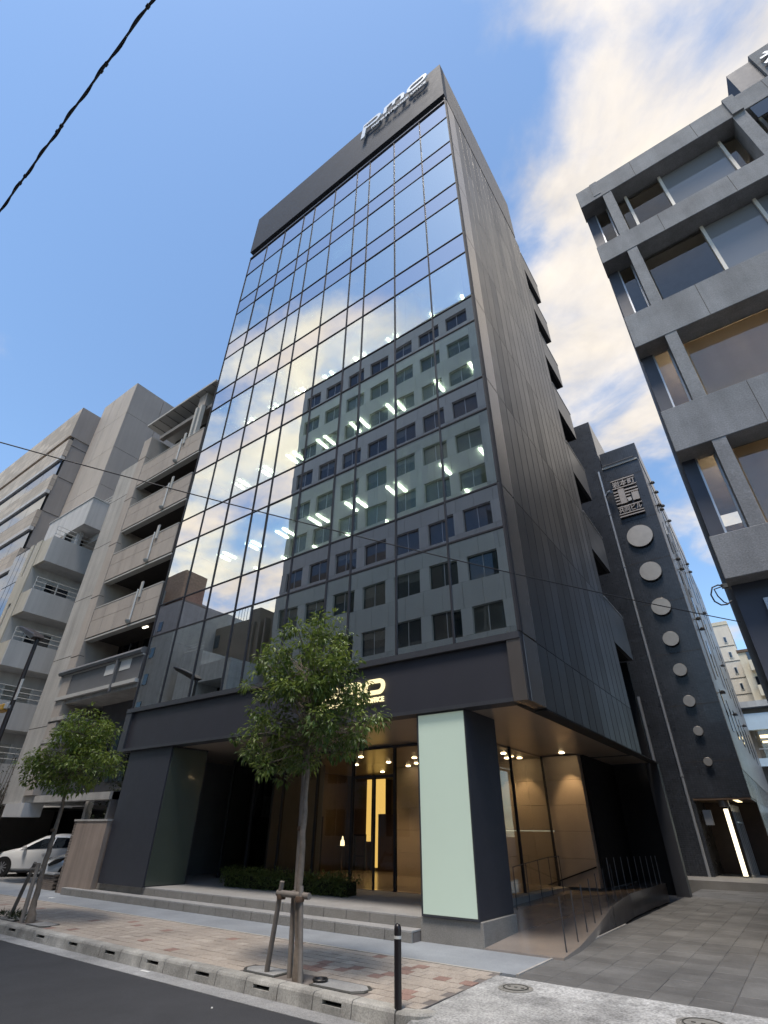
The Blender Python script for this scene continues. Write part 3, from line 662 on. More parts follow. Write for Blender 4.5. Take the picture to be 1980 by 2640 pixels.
# ceiling lights: fittings with their own glow
def ceil_light(name, label, group, me, loc):
    o = bpy.data.objects.new(name, me); col.objects.link(o); o.location = loc; ORG[o] = Vector(loc)
    return tagp(o, label, 'ceiling light', group)
strip = MB().box(-.045, .045, -.33, .33, -.02, .028).mesh('ceiling_light', 'light_strip')
names = ['top', 'sixth', 'fifth', 'fourth', 'third', 'second', 'first']
nth = ['first', 'second', 'third', 'fourth', 'fifth', 'sixth', 'seventh', 'eighth', 'ninth', 'tenth', 'eleventh', 'twelfth', 'thirteenth', 'fourteenth']
for r in (3, 4, 5):
    for k, X in enumerate((-4.7, -6.1, -7.86, -8.26, -9.6, -10.06, -11.45, -11.86, -13.25, -13.63, -15.05, -15.4, -16.8, -17.2)):
        ceil_light('ceiling_light', 'strip light behind the glass of the %s office floor, %s from the alley corner' % (names[r], nth[k]), 'strip lights in the offices', strip, (X, 11.85, tz[r]))
    if r > 2:
        for k, X in enumerate((-4.7, -6.1, -7.86, -9.6, -11.45, -13.25, -15.05, -16.8)):  # deeper row, mostly out of view, added to brighten the rooms
            ceil_light('ceiling_light', 'added strip light deep inside the %s office floor, %s from the alley corner' % (names[r], nth[k]), 'strip lights in the offices', strip, (X, 13.6, tz[r]))
dl = MB().lathe([(.001, -.02), (.07, -.02), (.085, 0)], (0, 0, 0), 14).mesh('downlight', 'downlight')
for k, (x, y) in enumerate(((-11.63, 14.88), (-11.71, 16.62), (-11.73, 17.95), (-11.0, 17.4), (-13.21, 16.63), (-13.86, 19.23), (-10.2, 16.0), (-9.2, 16.9), (-7.18, 16.53), (-7.58, 17.7), (-7.2, 17.86))):
    ceil_light('downlight', ['warm downlight in the lobby ceiling just behind the entrance glass', 'warm downlight over the lobby floor before the amber panel', 'warm downlight above the middle of the lobby', 'warm downlight near the stone wall of the lobby', 'warm downlight over the candle table', 'warm downlight close to the amber panel head', 'warm downlight right behind the entrance door', 'warm downlight by the gold screen', 'warm downlight seen through the lobby side glass, front one', 'warm downlight seen through the lobby side glass, middle one', 'warm downlight seen through the lobby side glass, rear one'][k], 'downlights of the lobby', dl, (x, y, 3.978))
ceil_light('downlight', 'single warm downlight under the soffit close to the stone wall', 'downlights of the lobby', dl, (-5.72, 17.75, 4.028))
def spot(loc, tgt, e, ang, blend=.6, c=(1, .66, .32)):
    d = bpy.data.lights.new('spot_lamp', 'SPOT'); o = bpy.data.objects.new('spot_lamp', d); col.objects.link(o)
    d.energy = e*.6; d.spot_size = R(ang); d.spot_blend = blend; d.color = c; d.shadow_soft_size = .05
    o.location = loc; o.rotation_euler = (Vector(loc)-Vector(tgt)).to_track_quat('Z', 'Y').to_euler()
spot((-5.72, 17.75, 3.98), (-5.75, 18.3, 2.2), 26, 62)
spot((-7.2, 17.8, 3.93), (-7.2, 18.3, 2.0), 22, 62); spot((-7.75, 17.75, 3.93), (-7.8, 18.3, 2.0), 16, 62)
spot((-8.9, 17.75, 3.93), (-8.95, 18.3, 2.0), 22, 62); spot((-11.7, 16.6, 3.93), (-11.7, 16.9, .5), 60, 90); spot((-13.4, 18.0, 3.93), (-13.4, 18.2, .5), 50, 90)
spot((-9.6, 15.0, 3.93), (-9.6, 15.1, .5), 40, 90)

# lobby furniture
t = thing('candle_table', 'slim round side table with a lit candle lamp inside the lobby', 'side table', (-13.2, 16.0, LF))
part('table_top', MB().lathe([(.22, 0), (.22, .025)], (-13.2, 16.0, 1.40), 20), 'wood_dark', t)
part('stem', MB().tube([(-13.2, 16, LF+.004), (-13.2, 16, 1.40)], .03, 8), 'brown_panel', t)
part('foot', MB().lathe([(.16, 0), (.16, .02), (.03, .04)], (-13.2, 16, LF+.004), 16), 'wood_dark', t)
single('candle_lamp', MB().lathe([(.075, 0), (.07, .10), (.055, .16), (.03, .17), (.022, .25), (.004, .28)], (-13.2, 16.0, 1.426), 12), 'lamp_glow', 'small glowing candle lamp on the lobby side table', 'lamp', smooth=True)
gl_ = MB(); random.seed(3)
for k in range(60):
    x, z = -10.42 + .42*random.random(), .74 + .72*random.random(); gl_.box(x, x+.045, 18.1, 18.13, z, z+.03)
t = thing('gold_screen', 'low screen of glittering gold tiles glowing in the lobby', 'screen', (-10.2, 18.15, LF))
part('frame', MB().box(-10.45, -9.93, 18.131, 18.17, LF+.004, 1.52), 'wood_dark', t); part('gold_tile', gl_, 'gold_glow', t, kind='stuff')

# ================================================================== SIGNS OF THE OFFICE TOWER
def logo(name, label, x0, x1, zb, zt, yfront, depth, mname, tz0, tz1, tx0, tx1, ptail, standoff):
    """the three rounded letters with the small line of capitals below them"""
    t = thing(name, label, 'sign', ((x0+x1)/2, yfront, tz0))
    h = zt-zb; W_ = x1-x0; s = h*.26; sl = .10*h          # stroke, slant
    def place(loops, nm):
        me = outline_mesh(nm, [[(x+(z-zb)*sl/h, z) for x, z in lp] for lp in loops], depth, mname)
        piece(nm, me, t, (0, yfront, 0))
    a, b = x0, x0+W_*.29                                   # p
    r = h*.46
    o_ = [(a, ptail), (a+s*1.35, ptail), (a+s*1.35, zb+s*.42), (b-r, zb+s*.1)] + arc(b-r, (zb+zt)/2-s*.0, r, h*.5-s*.05, -90, 90, 12) + [(a, zt)]
    i_ = [(a+s*1.35, zb+s*1.25), (b-r*1.1, zb+s*1.15)] + arc(b-r*1.1, (zb+zt)/2+s*.1, r*.52, h*.5-s*1.1, -90, 90, 10) + [(a+s*.2, zt-s*.95), (a+s*.2, zb+s*1.25+h*.2), (a+s*1.35, zb+s*1.25+h*.2)]
    place([o_, i_], 'letter')
    a, b = x0+W_*.335, x0+W_*.655                          # m
    q = (b-a)
    o_ = [(a, zb), (a+s*1.15, zb), (a+s*1.15, zt-s*1.5), (a+q*.36, zt-s*.95), (a+q*.42, zt-s*1.3), (a+q*.42, zb+h*.25), (a+q*.42+s*1.0, zb+h*.25), (a+q*.42+s*1.0, zt-s*1.3), (b-s*1.5, zt-s*.95), (b-s*1.15, zt-s*1.4), (b-s*1.15, zb), (b, zb)] + arc(b-r*.9, zt-r*.9, r*.9, r*.9, 0, 90, 8) + [(a, zt)]
    place([o_], 'letter')
    a, b = x0+W_*.69, x1-sl                                # o
    o_ = arc(b-r, (zb+zt)/2, r, h/2, -90, 90, 12) + arc(a+r, (zb+zt)/2, r, h/2, 90, 270, 12)
    i_ = arc(b-r*1.05, (zb+zt)/2, r*.5, h/2-s, -90, 90, 10) + arc(a+r*1.05, (zb+zt)/2, r*.5, h/2-s, 90, 270, 10)
    place([o_, i_], 'letter')
    words_ = ('PREMIUM', 'MIDSIZE', 'OFFICE'); wd = (tx1-tx0)
    for wrd, fa, fb in zip(words_, (0, .375, .735), (.345, .70, 1)):
        me = text_mesh('caption', wrd, (tz1-tz0)*1.38, depth*.8, mname, .006*(tz1-tz0)/.2, (fb-fa)*wd)
        piece('caption', me, t, (tx0+fa*wd, yfront, tz0))
    for x in (x0+W_*.1, x0+W_*.5, x0+W_*.85):
        part('bracket', MB().box(x-.02, x+.02, yfront+depth/2+.002, yfront+standoff, zt-s*.6, zt-s*.4), 'dark_metal', t)
    return t
logo('roof_sign', 'white logo letters with small captions mounted on the tower roof band', -8.86, -4.36, 36.62, 37.42, 9.70, .09, 'letter', 36.10, 36.36, -8.18, -4.50, 35.80, .19)
logo('entrance_sign', 'glowing warm white logo and caption on the band over the entrance', -9.18, -7.10, 4.575, 4.925, 9.93, .05, 'sign_glow', 4.40, 4.51, -8.90, -7.14, 4.29, .038)

# ================================================================== PALE STONE APARTMENT BUILDING (next to the tower)
A = thing('apartment_building', 'tan stone apartment building with long balconies beside the office tower', 'apartment building', (-21.2, 14, SW))
AX0, AX1 = -23.5, -18.26
tops = [18.67, 15.90, 13.16, 10.37]; bots = [17.24, 14.50, 11.73, 8.95]
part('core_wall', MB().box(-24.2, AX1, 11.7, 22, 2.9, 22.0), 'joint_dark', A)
npan = 5; pw = (AX1-AX0)/npan
for zt, zb in zip(tops, bots):
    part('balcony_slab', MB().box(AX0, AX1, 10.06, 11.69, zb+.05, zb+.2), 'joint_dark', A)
    part('balcony_lip', MB().box(AX0, AX1, 10.02, 10.3, zb-.12, zb-.04), 'eave', A)
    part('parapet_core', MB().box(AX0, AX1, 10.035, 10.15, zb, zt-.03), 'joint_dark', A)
    for k in range(npan):
        x0 = AX0+pw*k
        zm = zb+(zt-zb)*.55
        for (c, d) in ((zb, zm-.008), (zm+.008, zt-.05)):
            part('stone_panel', MB().box(x0+.009, x0+pw-.009, 10.0, 10.034, c, d), random.choice(['tan_stone', 'tan_stone_b']), A)
    part('coping', MB().box(AX0, AX1, 9.985, 10.17, zt-.045, zt), 'eave', A)
    g = part('downpipe', MB().tube([(-20.0, 9.95, zb+.12), (-20.0, 9.95, zt+.05)], .035, 8), 'pale_rail', A, smooth=True)
    part('hopper', MB().lathe([(.001, -.05), (.07, 0), (.12, .08), (.12, .11)], (-20.05, 9.92, zb+.0), 12), 'concrete', A, smooth=True)
    part('rail_bracket', MB().box(-19.86, -19.72, 9.93, 9.984, zt-.35, zt+.35), 'eave', A)
for i, zb in enumerate([18.75]+[t_-0 for t_ in tops[1:]]+[7.7]):
    for x in (-22.6, -21.0, -19.3):
        part('balcony_window', MB().box(x-.55, x+.55, 11.64, 11.69, zb+.1, zb+1.35), 'dark_glass', A)
        part('window_frame', MB().box(x-.02, x+.02, 11.61, 11.639, zb+.1, zb+1.35), 'steel', A)
part('edge_pier', MB().box(-24.22, AX0-.01, 9.98, 11.6, 2.9, 20.66), 'tan_stone', A)
for z in (5.5, 8.2, 11, 13.8, 16.5, 19.2): part('pier_joint', MB().box(-24.23, AX0-.008, 9.97, 10.2, z, z+.02), 'joint_dark', A)
# eave
part('eave', MB().prism([(9.95, 22.02), (9.95, 21.90), (11.2, 21.82), (11.95, 21.82), (11.95, 22.3)], 'x', -24.5, AX1), 'eave', A)
for k in range(9): part('eave_seam', MB().box(-24.0+.68*k, -23.985+.68*k, 9.97, 11.1, 21.80, 21.83), 'joint_dark', A)
part('ring_beam', MB().box(AX0, AX1, 10.4, 10.65, 20.75, 21.0), 'tan_stone', A)
part('eave_post', MB().box(-19.85, -19.2, 10.2, 10.9, 20.9, 21.83), 'tan_stone', A)
part('eave_strut', MB().box(-19.80, -19.62, 10.1, 10.3, 18.7, 20.88), 'eave', A)
part('eave_strut', MB().box(-19.40, -19.22, 10.1, 10.3, 18.7, 20.88), 'eave', A)
# sign band above the ground floors
part('canopy_bar', MB().prism([(9.86, 7.60), (9.82, 7.52), (9.86, 7.42), (10.2, 7.42), (10.2, 7.66), (9.95, 7.66)], 'x', -24.5, AX1), 'sign_board', A)
part('sign_board', MB().box(-24.15, AX1, 10.0, 10.1, 6.50, 7.36), 'sign_board', A)
part('sign_edge', MB().box(-24.2, AX1, 9.95, 10.15, 7.365, 7.415), 'eave', A)
part('sign_edge', MB().box(-24.2, AX1, 9.90, 10.15, 6.36, 6.495), 'eave', A)
part('blank_sheet', MB().box(-20.80, -19.98, 9.985, 9.998, 6.93, 7.33), 'paper_white', A)
part('blank_sheet', MB().box(-19.74, -19.02, 9.985, 9.998, 6.97, 7.36), 'paper_white', A)
part('sign_post', MB().box(-19.92, -19.82, 9.87, 9.94, 6.2, 7.42), 'sign_board', A)
part('low_slab', MB().box(-24.2, AX1, 10.05, 11.69, 6.2, 6.34), 'concrete', A)
for z, x1 in ((5.62, -22.9), (4.79, -23.1), (3.9, -23.2)): part('stair_slab', MB().box(-24.3, x1, 9.95, 11.6, z-.07, z+.07), 'concrete', A)
part('lower_wall', MB().box(-22.6, AX1, 11.2, 11.69, 2.9, 6.19), 'rib_wall', A)
for x in (-21.8, -20.2, -18.9): part('lower_window', MB().box(x-.6, x+.6, 11.15, 11.19, 3.3, 5.4), 'dark_glass', A)
part('parking_lintel', MB().box(-26.0, AX1, 10.1, 10.5, 2.66, 2.88), 'concrete', A)
part('parking_ceiling', MB().box(-25.9, AX1, 12.4, 20, 2.75, 2.87), 'sign_board', A)
part('parking_back_wall', MB().box(-40, AX1, 17.5, 17.7, 0, 2.74), 'black', A)  # black colour stands in for the unlit depth of the parking
part('parking_pillar', MB().box(-20.62, -20.42, 10.6, 10.8, SW, 2.74), 'concrete', A)
part('side_wall', MB().box(AX1-.12, AX1, 10.2, 20, SW, 2.9), 'rib_wall', A)
struct('parking_floor', MB().box(-40, -18.3, 10.42, 17.5, -.1, SW-.01), 'gutter', 'asphalt floor of the open parking under the apartments')
ceil_light('ceiling_light', 'lit strip light on the lowest balcony ceiling of the apartment building', None, MB().box(-.16, .16, -.04, .04, -.03, 0).mesh('ceiling_light', 'spot_white'), (-20.0, 10.7, 8.99))
t = thing('roof_antenna', 'thin antenna rod on the eave of the apartment building', 'antenna', (-20.9, 11.0, 22.2))
part('rod', MB().tube([(-20.9, 11, 22.2), (-20.9, 11, 23.9)], .02, 6), 'steel', t)

# ================================================================== GREY BALCONY BLOCK AND ITS CONCRETE PIER
B = thing('grey_balcony_block', 'grey rendered block with stacked side balconies and a bare concrete pier', 'building', (-29, 13, SW))
part('concrete_pier', MB().box(-25.92, -24.26, 10.0, 12.4, 2.65, 19.2), 'concrete', B)
for z in (5.4, 8.3, 11.2, 14.1, 17.0): part('pier_joint', MB().box(-25.925, -24.255, 9.995, 10.1, z, z+.018), 'joint_dark', B)
part('pier_foot', MB().box(-25.3, -23.7, 9.9, 10.6, 2.2, 2.65), 'white_render', B)
part('rear_wall', MB().box(-31.1, -25.9, 13.2, 13.6, 2.7, 19.0), 'grey_render', B)
part('side_wall', MB().box(-36.2, -32.4, 9.62, 16, 2.8, 16.5), 'grey_render', B)
for k, (zt, zb) in enumerate(((16.46, 14.85), (13.12, 11.78), (10.22, 8.9), (7.3, 6.0), (4.5, 3.2))):
    part('balcony_parapet', MB().box(-31.15, -31.0, 9.6, 13.2, zb, zt), 'grey_render', B)
    part('balcony_parapet', MB().box(-32.4, -31.16, 9.6, 9.75, zb, zt), 'cream_wall', B)
    part('balcony_slab', MB().box(-32.4, -31.16, 9.76, 13.2, zb, zb+.15), 'grey_render', B)
    for q in range(3): part('balcony_rail', MB().tube([(-31.07, 9.65, zt+.22+.25*q), (-31.07, 13.1, zt+.22+.25*q)], .018, 6), 'pale_rail', B)
    for y in (9.65, 10.8, 12.0, 13.1): part('rail_post', MB().tube([(-31.07, y, zt), (-31.07, y, zt+.72)], .02, 6), 'pale_rail', B)
    part('balcony_window', MB().box(-32.38, -32.33, 10.6, 11.9, zt-.7, zt+1.0), 'clear_glass' if k in (3, 4) else 'dark_glass', B)
    part('window_frame', MB().box(-32.32, -32.28, 10.5, 10.6, zt-.8, zt+1.05).box(-32.32, -32.28, 11.2, 11.27, zt-.8, zt+1.05).box(-32.32, -32.28, 11.9, 12.0, zt-.8, zt+1.05), 'pale_rail', B)
    part('spout', MB().tube([(-30.99, 12.2, zt-.9), (-30.85, 12.2, zt-.9)], .05, 8), 'iron', B)
wl = MB(); zz = [2.8, 8.0, 9.6, 11.1, 12.7, 14.4, 16.6]
for a, b in zip(zz[::2], zz[1::2]): wl.box(-33.9, -32.41, 9.55, 9.75, a, b)
for a, b in zip(zz[1::2], zz[2::2]): wl.box(-33.9, -33.45, 9.55, 9.75, a, b).box(-33.1, -32.41, 9.55, 9.75, a, b)
part('front_wall', wl, 'cream_wall', B)
for a, b in zip(zz[1::2], zz[2::2]): part('slot_window', MB().box(-33.44, -33.11, 9.70, 9.74, a, b), 'dark_glass', B)
for i in range(3):
    for j in range(6):
        part('curtain_pane', MB().box(-36.0+.7*i+.03, -35.3+.7*i-.03, 9.58, 9.6, 3.0+2.25*j+.03, 5.25+2.25*j-.03), 'blue_glass', B)
part('curtain_frame', MB().box(-36.05, -33.92, 9.601, 9.64, 2.9, 16.6), 'mullion', B)
part('penthouse', MB().box(-35.8, -30.15, 10.6, 11.7, 17.5, 19.42), 'white_render', B)
part('penthouse', MB().box(-32.3, -27.0, 11.71, 13.0, 17.0, 19.42), 'white_render', B)
part('base_wall', MB().box(-36.2, -31.2, 9.7, 10.2, SW, 2.79), 'concrete', B)
part('fence_board', MB().box(-31.1, -28.6, 10.3, 10.36, SW, 2.2), 'brown_panel', B)
part('penthouse_coping', MB().box(-35.85, -30.1, 10.55, 11.72, 19.425, 19.47), 'pale_rail', B)
part('terrace_wall', MB().box(-32.38, -31.3, 11.0, 11.2, 16.3, 17.49), 'white_render', B)
for q in range(4): part('roof_rail', MB().tube([(-31.9, 11.8, 19.65+.24*q), (-27.05, 11.8, 19.65+.24*q), (-27.05, 13.0, 19.65+.24*q)], .02, 6), 'pale_rail', B)
for x in (-31.9, -30.3, -28.6, -27.05): part('rail_post', MB().tube([(x, 11.8, 19.42), (x, 11.8, 20.4)], .022, 6), 'pale_rail', B)

# ================================================================== STONE OFFICE BLOCK WITH A TALL TOWER, further along
C_ = thing('stone_tower_block', 'tan tiled office block with ribbon windows and a tall blank stair tower', 'office building', (-45, 18, SW))
TZ = 31.9
part('tower_core', MB().box(-37.46, -32.72, 11.55, 27, 2.8, TZ-.1), 'joint_dark', C_)
zs = [12 + 3.35*i for i in range(6)] + [TZ]
xs_ = [-37.5, -35.9, -34.3, -32.68]
for a, b in zip(zs, zs[1:]):
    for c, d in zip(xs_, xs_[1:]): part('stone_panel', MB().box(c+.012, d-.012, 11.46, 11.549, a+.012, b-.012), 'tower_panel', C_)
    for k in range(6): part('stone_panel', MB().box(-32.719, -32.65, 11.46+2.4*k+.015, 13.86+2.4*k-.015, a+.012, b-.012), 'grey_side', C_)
part('rear_cabin', MB().box(-33.0, -30.2, 21, 26, 20, 35.5), 'grey_side', C_)
part('slot_window', MB().box(-32.649, -32.62, 13.6, 14.7, 22.2, 22.9), 'dark_glass', C_)
# ribbon block
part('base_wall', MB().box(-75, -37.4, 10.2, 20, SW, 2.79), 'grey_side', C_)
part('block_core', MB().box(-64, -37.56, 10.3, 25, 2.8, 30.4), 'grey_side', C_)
zt = 30.75
part('top_band', MB().box(-64, -37.5, 10.0, 10.29, 27.9, zt), 'tile_tan', C_)
part('top_band_side', MB().box(-37.559, -37.48, 10.0, 12, 27.75, zt), 'grey_side', C_)
part('recess_band', MB().box(-64, -37.6, 10.2, 10.299, 27.45, 27.89), 'black', C_)
part('tile_band', MB().box(-64, -37.5, 10.0, 10.29, 25.85, 27.44), 'tile_tan', C_)
zrow = 25.80
for k in range(7):
    z1 = zrow - 3.1*k
    part('ribbon_head', MB().box(-64, -37.5, 9.98, 10.25, z1-.28, z1), 'white_render', C_)
    for j in range(10): part('ribbon_pane', MB().box(-64+2.65*j+.02, -61.35+2.65*j-.02, 10.12, 10.14, z1-1.72, z1-.285), 'blue_glass', C_)
    part('tile_band', MB().box(-64, -37.5, 10.0, 10.29, z1-3.08, z1-1.74), 'tile_tan', C_)
for k in range(6): part('side_joint', MB().box(-37.558, -37.54, 10.31, 11.5, 12+3*k, 12.03+3*k), 'joint_dark', C_)

# ================================================================== CONCRETE GRID BUILDING (across the alley)
G = thing('concrete_grid_building', 'grey concrete office building with deep window bays across the alley', 'office building', (5, 15, SW))
GX = .155; GR = 14.0
zbm = [(19.73, 20.66), (16.48, 17.34), (12.64, 13.88), (9.12, 10.35), (5.98, 6.92)]   # beams
win = [(17.34, 19.73), (13.88, 16.48), (10.35, 12.64), (6.92, 9.12), (.3, 5.98)]
for a, b in zbm: part('beam', MB().box(GX, GR, 11.0, 11.62, a, b), 'rconcrete', G, bevel=.012)
for a, b in zbm:
    for x in (1.9, 3.7, 5.6, 7.4, 9.3): part('form_joint', MB().box(x, x+.012, 10.997, 11.01, a+.02, b-.02), 'joint_dark', G)
part('sloped_sill', MB().prism([(11.02, 6.925), (11.44, 6.925), (11.44, 7.10)], 'x', GX+.02, .84), 'rconcrete', G)
pil = [(.86, 1.13), (4.60, 4.92), (8.5, 8.82), (12.3, 12.62)]
for a, b in win[:4]:
    for c, d in pil: part('pillar', MB().box(c, d, 11.0+.015, 11.62, a+.001, b-.001), 'rconcrete', G)
part('roof_fin', MB().box(.62, .84, 10.985, 11.3, 19.9, 20.67), 'rconcrete', G); part('roof_fin', MB().box(4.62, 4.9, 10.93, 11.3, 19.75, 20.72), 'rconcrete', G)
part('back_wall', MB().box(GX+.06, GX+.26, 11.63, 30, .165, 20.3), 'navy', G)
part('roof_slab', MB().box(GX+.27, GR, 11.63, 30, 20.0, 20.5), 'rconcrete', G)
for zi, (a, b) in enumerate(win[:4]):
    part('floor_slab', MB().box(GX+.27, GR, 11.63, 16.5, a-.3, a-.02), 'room', G)
    part('room_back', MB().box(GX+.27, GR, 16.0, 16.1, a, b+.3), 'room', G)
    part('corner_panel', MB().box(GX+.03, .46, 11.5, 11.62, a, b), 'navy', G)
    part('corner_pane', MB().box(.50, .85, 11.55, 11.565, a+.03, b-.03), 'clear_glass', G)
    part('window_frame', MB().box(.46, .50, 11.53, 11.62, a, b).box(.82, .86, 11.50, 11.61, a+.03, b-.03), 'steel', G)
    for bi, (x0, x1) in enumerate(((1.13, 4.60), (4.92, 8.5), (8.82, 12.3))):
        fr = MB(); fr.box(x0, x0+.05, 11.46, 11.6, a, b); fr.box(x0+.051, x1, 11.46, 11.6, a, a+.05)
        if zi == 0: ms = (x0+.33, x0+1.35, x0+3.05)
        elif zi == 1: ms = (x0+1.62, x0+2.9)
        else: ms = (x0+2.2,)
        for x in ms: fr.box(x-.04, x+.04, 11.47, 11.61, a+.051, b)
        part('window_frame', fr, 'cream_frame', G)
        pn = [x0+.05] + [q for q in ms] + [x1]
        for pi, (c, d) in enumerate(zip(pn, pn[1:])):
            part('window_pane', MB().box(c+.04, d-.04, 11.54, 11.55, a+.06, b-.02), 'blind_glass' if (zi == 0 and pi == 2) or (zi == 1 and pi >= 1) else 'clear_glass', G)
        if zi != 1: part('room_light', MB().box(x0+.3, x1-.3, 13.2, 13.5, b+.05, b+.1), 'room_glow', G)
        if zi >= 2: part('roller_blind', MB().box(x0+.02, x1-.02, 11.66, 11.665, a+.02, b+.04), 'beige_blind', G)
        else: part('room_ceiling', MB().box(x0, x1, 11.7, 16, b+.02, b+.08), 'room', G)
part('ground_wall', MB().box(GX+.05, GR, 11.4, 11.62, .165, 5.97), 'navy', G)
part('ground_window', MB().box(.75, 3.6, 11.36, 11.39, 2.4, 5.5), 'brown_panel', G)
part('ground_frame', MB().box(.62, .72, 11.33, 11.39, 1.0, 5.6), 'steel', G)
# roof cabin with a sign
part('roof_cabin', MB().box(5.9, 14, 11.2, 20, 20.71, 22.6), 'rconcrete', G)
part('cabin_wedge', MB().box(5.25, 5.89, 11.3, 20, 20.71, 22.45), 'navy', G)
part('upper_window', MB().box(5.0, 8.3, 10.97, 10.999, 18.98, 19.62), 'dark_glass', G)
me = text_mesh('character', '神', 1.0, .08, 'letter', .012, .95)
t = thing('cabin_sign', 'single white character of a rooftop sign on the concrete grid building', 'sign', (6.0, 11.1, 21.3)); piece('character', me, t, (5.98, 11.13, 21.25))
for x, z in ((1.36, 17.55), (3.2, 17.75)):
    ceil_light('ceiling_light', 'small bright office lamp behind the top windows, %s' % ('by the narrow pane' if x < 2 else 'in the wide blue pane'), None, MB().lathe([(.001, -.03), (.05, -.02), (.05, .04), (.001, .05)], (0, 0, 0), 10).mesh('ceiling_light', 'spot_white'), (x, 11.66 if x < 2 else 11.50, z))
# cable loops at its corner
t = thing('cable_coil', 'loose black cable loops hanging from the corner of the concrete grid building', 'cable', (.1, 11, 5.6))
part('loop', MB().tube([(.14, 10.97, 5.83), (0, 10.9, 5.86), (-.10, 10.86, 5.82), (-.16, 10.85, 5.68), (-.14, 10.87, 5.55), (-.06, 10.9, 5.47), (.04, 10.93, 5.47), (.13, 10.97, 5.54)], .014, 6), 'cable', t, smooth=True)
part('loop', MB().tube([(.05, 10.97, 5.84), (-.08, 10.92, 5.80), (-.06, 10.9, 5.65), (.0, 10.92, 5.52), (.06, 10.94, 5.48)], .012, 6), 'cable', t, smooth=True)
part('clamp', MB().box(.05, .153, 10.93, 10.995, 5.80, 5.88), 'iron', t)

# ================================================================== DARK MOSAIC BUILDING AT THE END OF THE ALLEY
J = thing('dark_tiled_building', 'narrow dark mosaic-tiled building with a lit entrance behind the office tower', 'office building', (-4, 34, SW))
JY = 28.0
part('tall_block', MB().box(-10, -3.66, JY+.05, 44, SW, 24.9), 'mosaic', J)
w_ = MB(); w_.box(-3.655, -1.55, JY, 52, 3.18, 20.80); w_.box(-5.0, -3.70, JY-.002, JY+3, SW, 3.175); w_.box(-3.655, -1.56, JY+3, 52, SW, 3.175)
part('front_block', w_, 'mosaic', J)
part('top_ledge', MB().box(-3.60, -1.60, JY-.06, JY+.4, 20.81, 20.92), 'concrete', J)
part('top_pole', MB().tube([(-3.55, JY-.1, 21.0), (-1.75, JY-.1, 21.02), (-1.75, JY+.2, 20.9)], .03, 6), 'dark_metal', J)
part('roof_block', MB().box(-3.62, -1.5, JY+.45, 46, 20.93, 22.35), 'mosaic', J)
for z in (4.55, 6.9, 9.3, 11.9, 14.3, 16.9, 19.9): part('tile_joint', MB().box(-3.6, -1.56, JY-.004, JY-.001, z, z+.02), 'joint_dark', J)
# side face along the lane, its sky sheen put into paler tiles
part('side_face', MB().box(-1.549, -1.53, JY+.02, 52, 4.2, 20.79), 'mosaic_lit_side', J)
for y in (30.3, 33.2, 36.4, 39.6, 43, 46.5):
    for z in (6, 9.2, 12.4, 15.6, 18.4): part('slit_window', MB().box(-1.529, -1.50, y, y+.5, z, z+1.9), 'dark_glass', J)
for y, z0 in ((29.6, 8.2), (31, 12), (34, 14), (36, 9)): part('side_pipe', MB().tube([(-1.47, y, z0), (-1.47, y, z0+5)], .035, 6), 'pipe', J)
part('downpipe', MB().tube([(-3.86, JY-.06, .3), (-3.86, JY-.06, 20.75)], .06, 10), 'pipe', J, smooth=True)
for z in (4, 7.4, 10.8, 14.2, 17.6): part('pipe_collar', MB().lathe([(.075, 0), (.075, .09)], (-3.86, JY-.06, z), 10), 'pipe', J)
part('downpipe', MB().tube([(-4.82, JY-.06, .2), (-4.82, JY-.06, 7.5)], .07, 10), 'pipe', J, smooth=True)
part('wall_vent', MB().lathe([(.001, -.12), (.12, -.06), (.15, .03), (.001, .05)], (-4.75, JY-.1, 20.3), 12), 'steel', J, smooth=True)
part('bracket_lamp', MB().tube([(-3.8, JY-.08, 18.9), (-3.6, JY-.3, 19.0), (-3.42, JY-.42, 18.93)], [.05, .07, .11], 10), 'steel', J, smooth=True)
for cx, cz, r in ((-2.67, 16.20-.40, .66), (-2.67, 13.64, .53), (-2.68, 11.66, .452), (-2.68, 9.98, .36), (-2.69, 8.47, .292), (-2.70, 7.05, .25), (-2.705, 5.77, .197), (-2.69, 4.53, .170)):
    part('disc', MB().disc((cx, cz), r, JY-.16, JY-.12, 40), 'disc', J, bevel=.008)
    part('disc_mount', MB().disc((cx, cz), r*.5, JY-.119, JY, 16), 'dark_metal', J)
# entrance
part('entrance_ceiling', MB().box(-3.69, -1.57, JY+.01, JY+2.9, 3.10, 3.174), 'brown_panel', J)
part('entrance_wall', MB().box(-3.69, -1.57, JY+2.9, JY+2.98, SW, 3.09), 'wood_dark', J)
part('entrance_ledge', MB().box(-5.0, -.9, 25.6, JY+2.89, 0, .42), 'granite', J)
part('curved_canopy', MB().tube([(-2.62, JY+.3, 2.86), (-2.62, JY+.3, 3.09)], [.2, .2], 18), 'emblem', J, smooth=True)
part('light_column', MB().tube([(-2.62, JY+.35, .48), (-2.62, JY+.35, 2.78)], .085, 14), 'tube_glow', J, smooth=True)
part('column_foot', MB().lathe([(.11, 0), (.11, .05)], (-2.62, JY+.35, .43), 14), 'chrome', J)
part('column_head', MB().lathe([(.11, 0), (.11, .06)], (-2.62, JY+.35, 2.785), 14), 'trim_black', J)
for i in range(5):
    part('entrance_pane', MB().box(-2.45+.02*i, -2.43+.02*i, JY+.35+.5*i, JY+.8+.5*i, .5, 2.7), 'blue_glass' if i % 2 else 'dark_glass', J)
    part('entrance_mullion', MB().box(-2.47+.02*i, -2.40+.02*i, JY+.80+.5*i, JY+.85+.5*i, .42, 2.95), 'steel', J)
part('entrance_transom', MB().box(-2.38, -2.34, JY+.35, JY+2.88, 2.28, 2.33), 'steel', J)
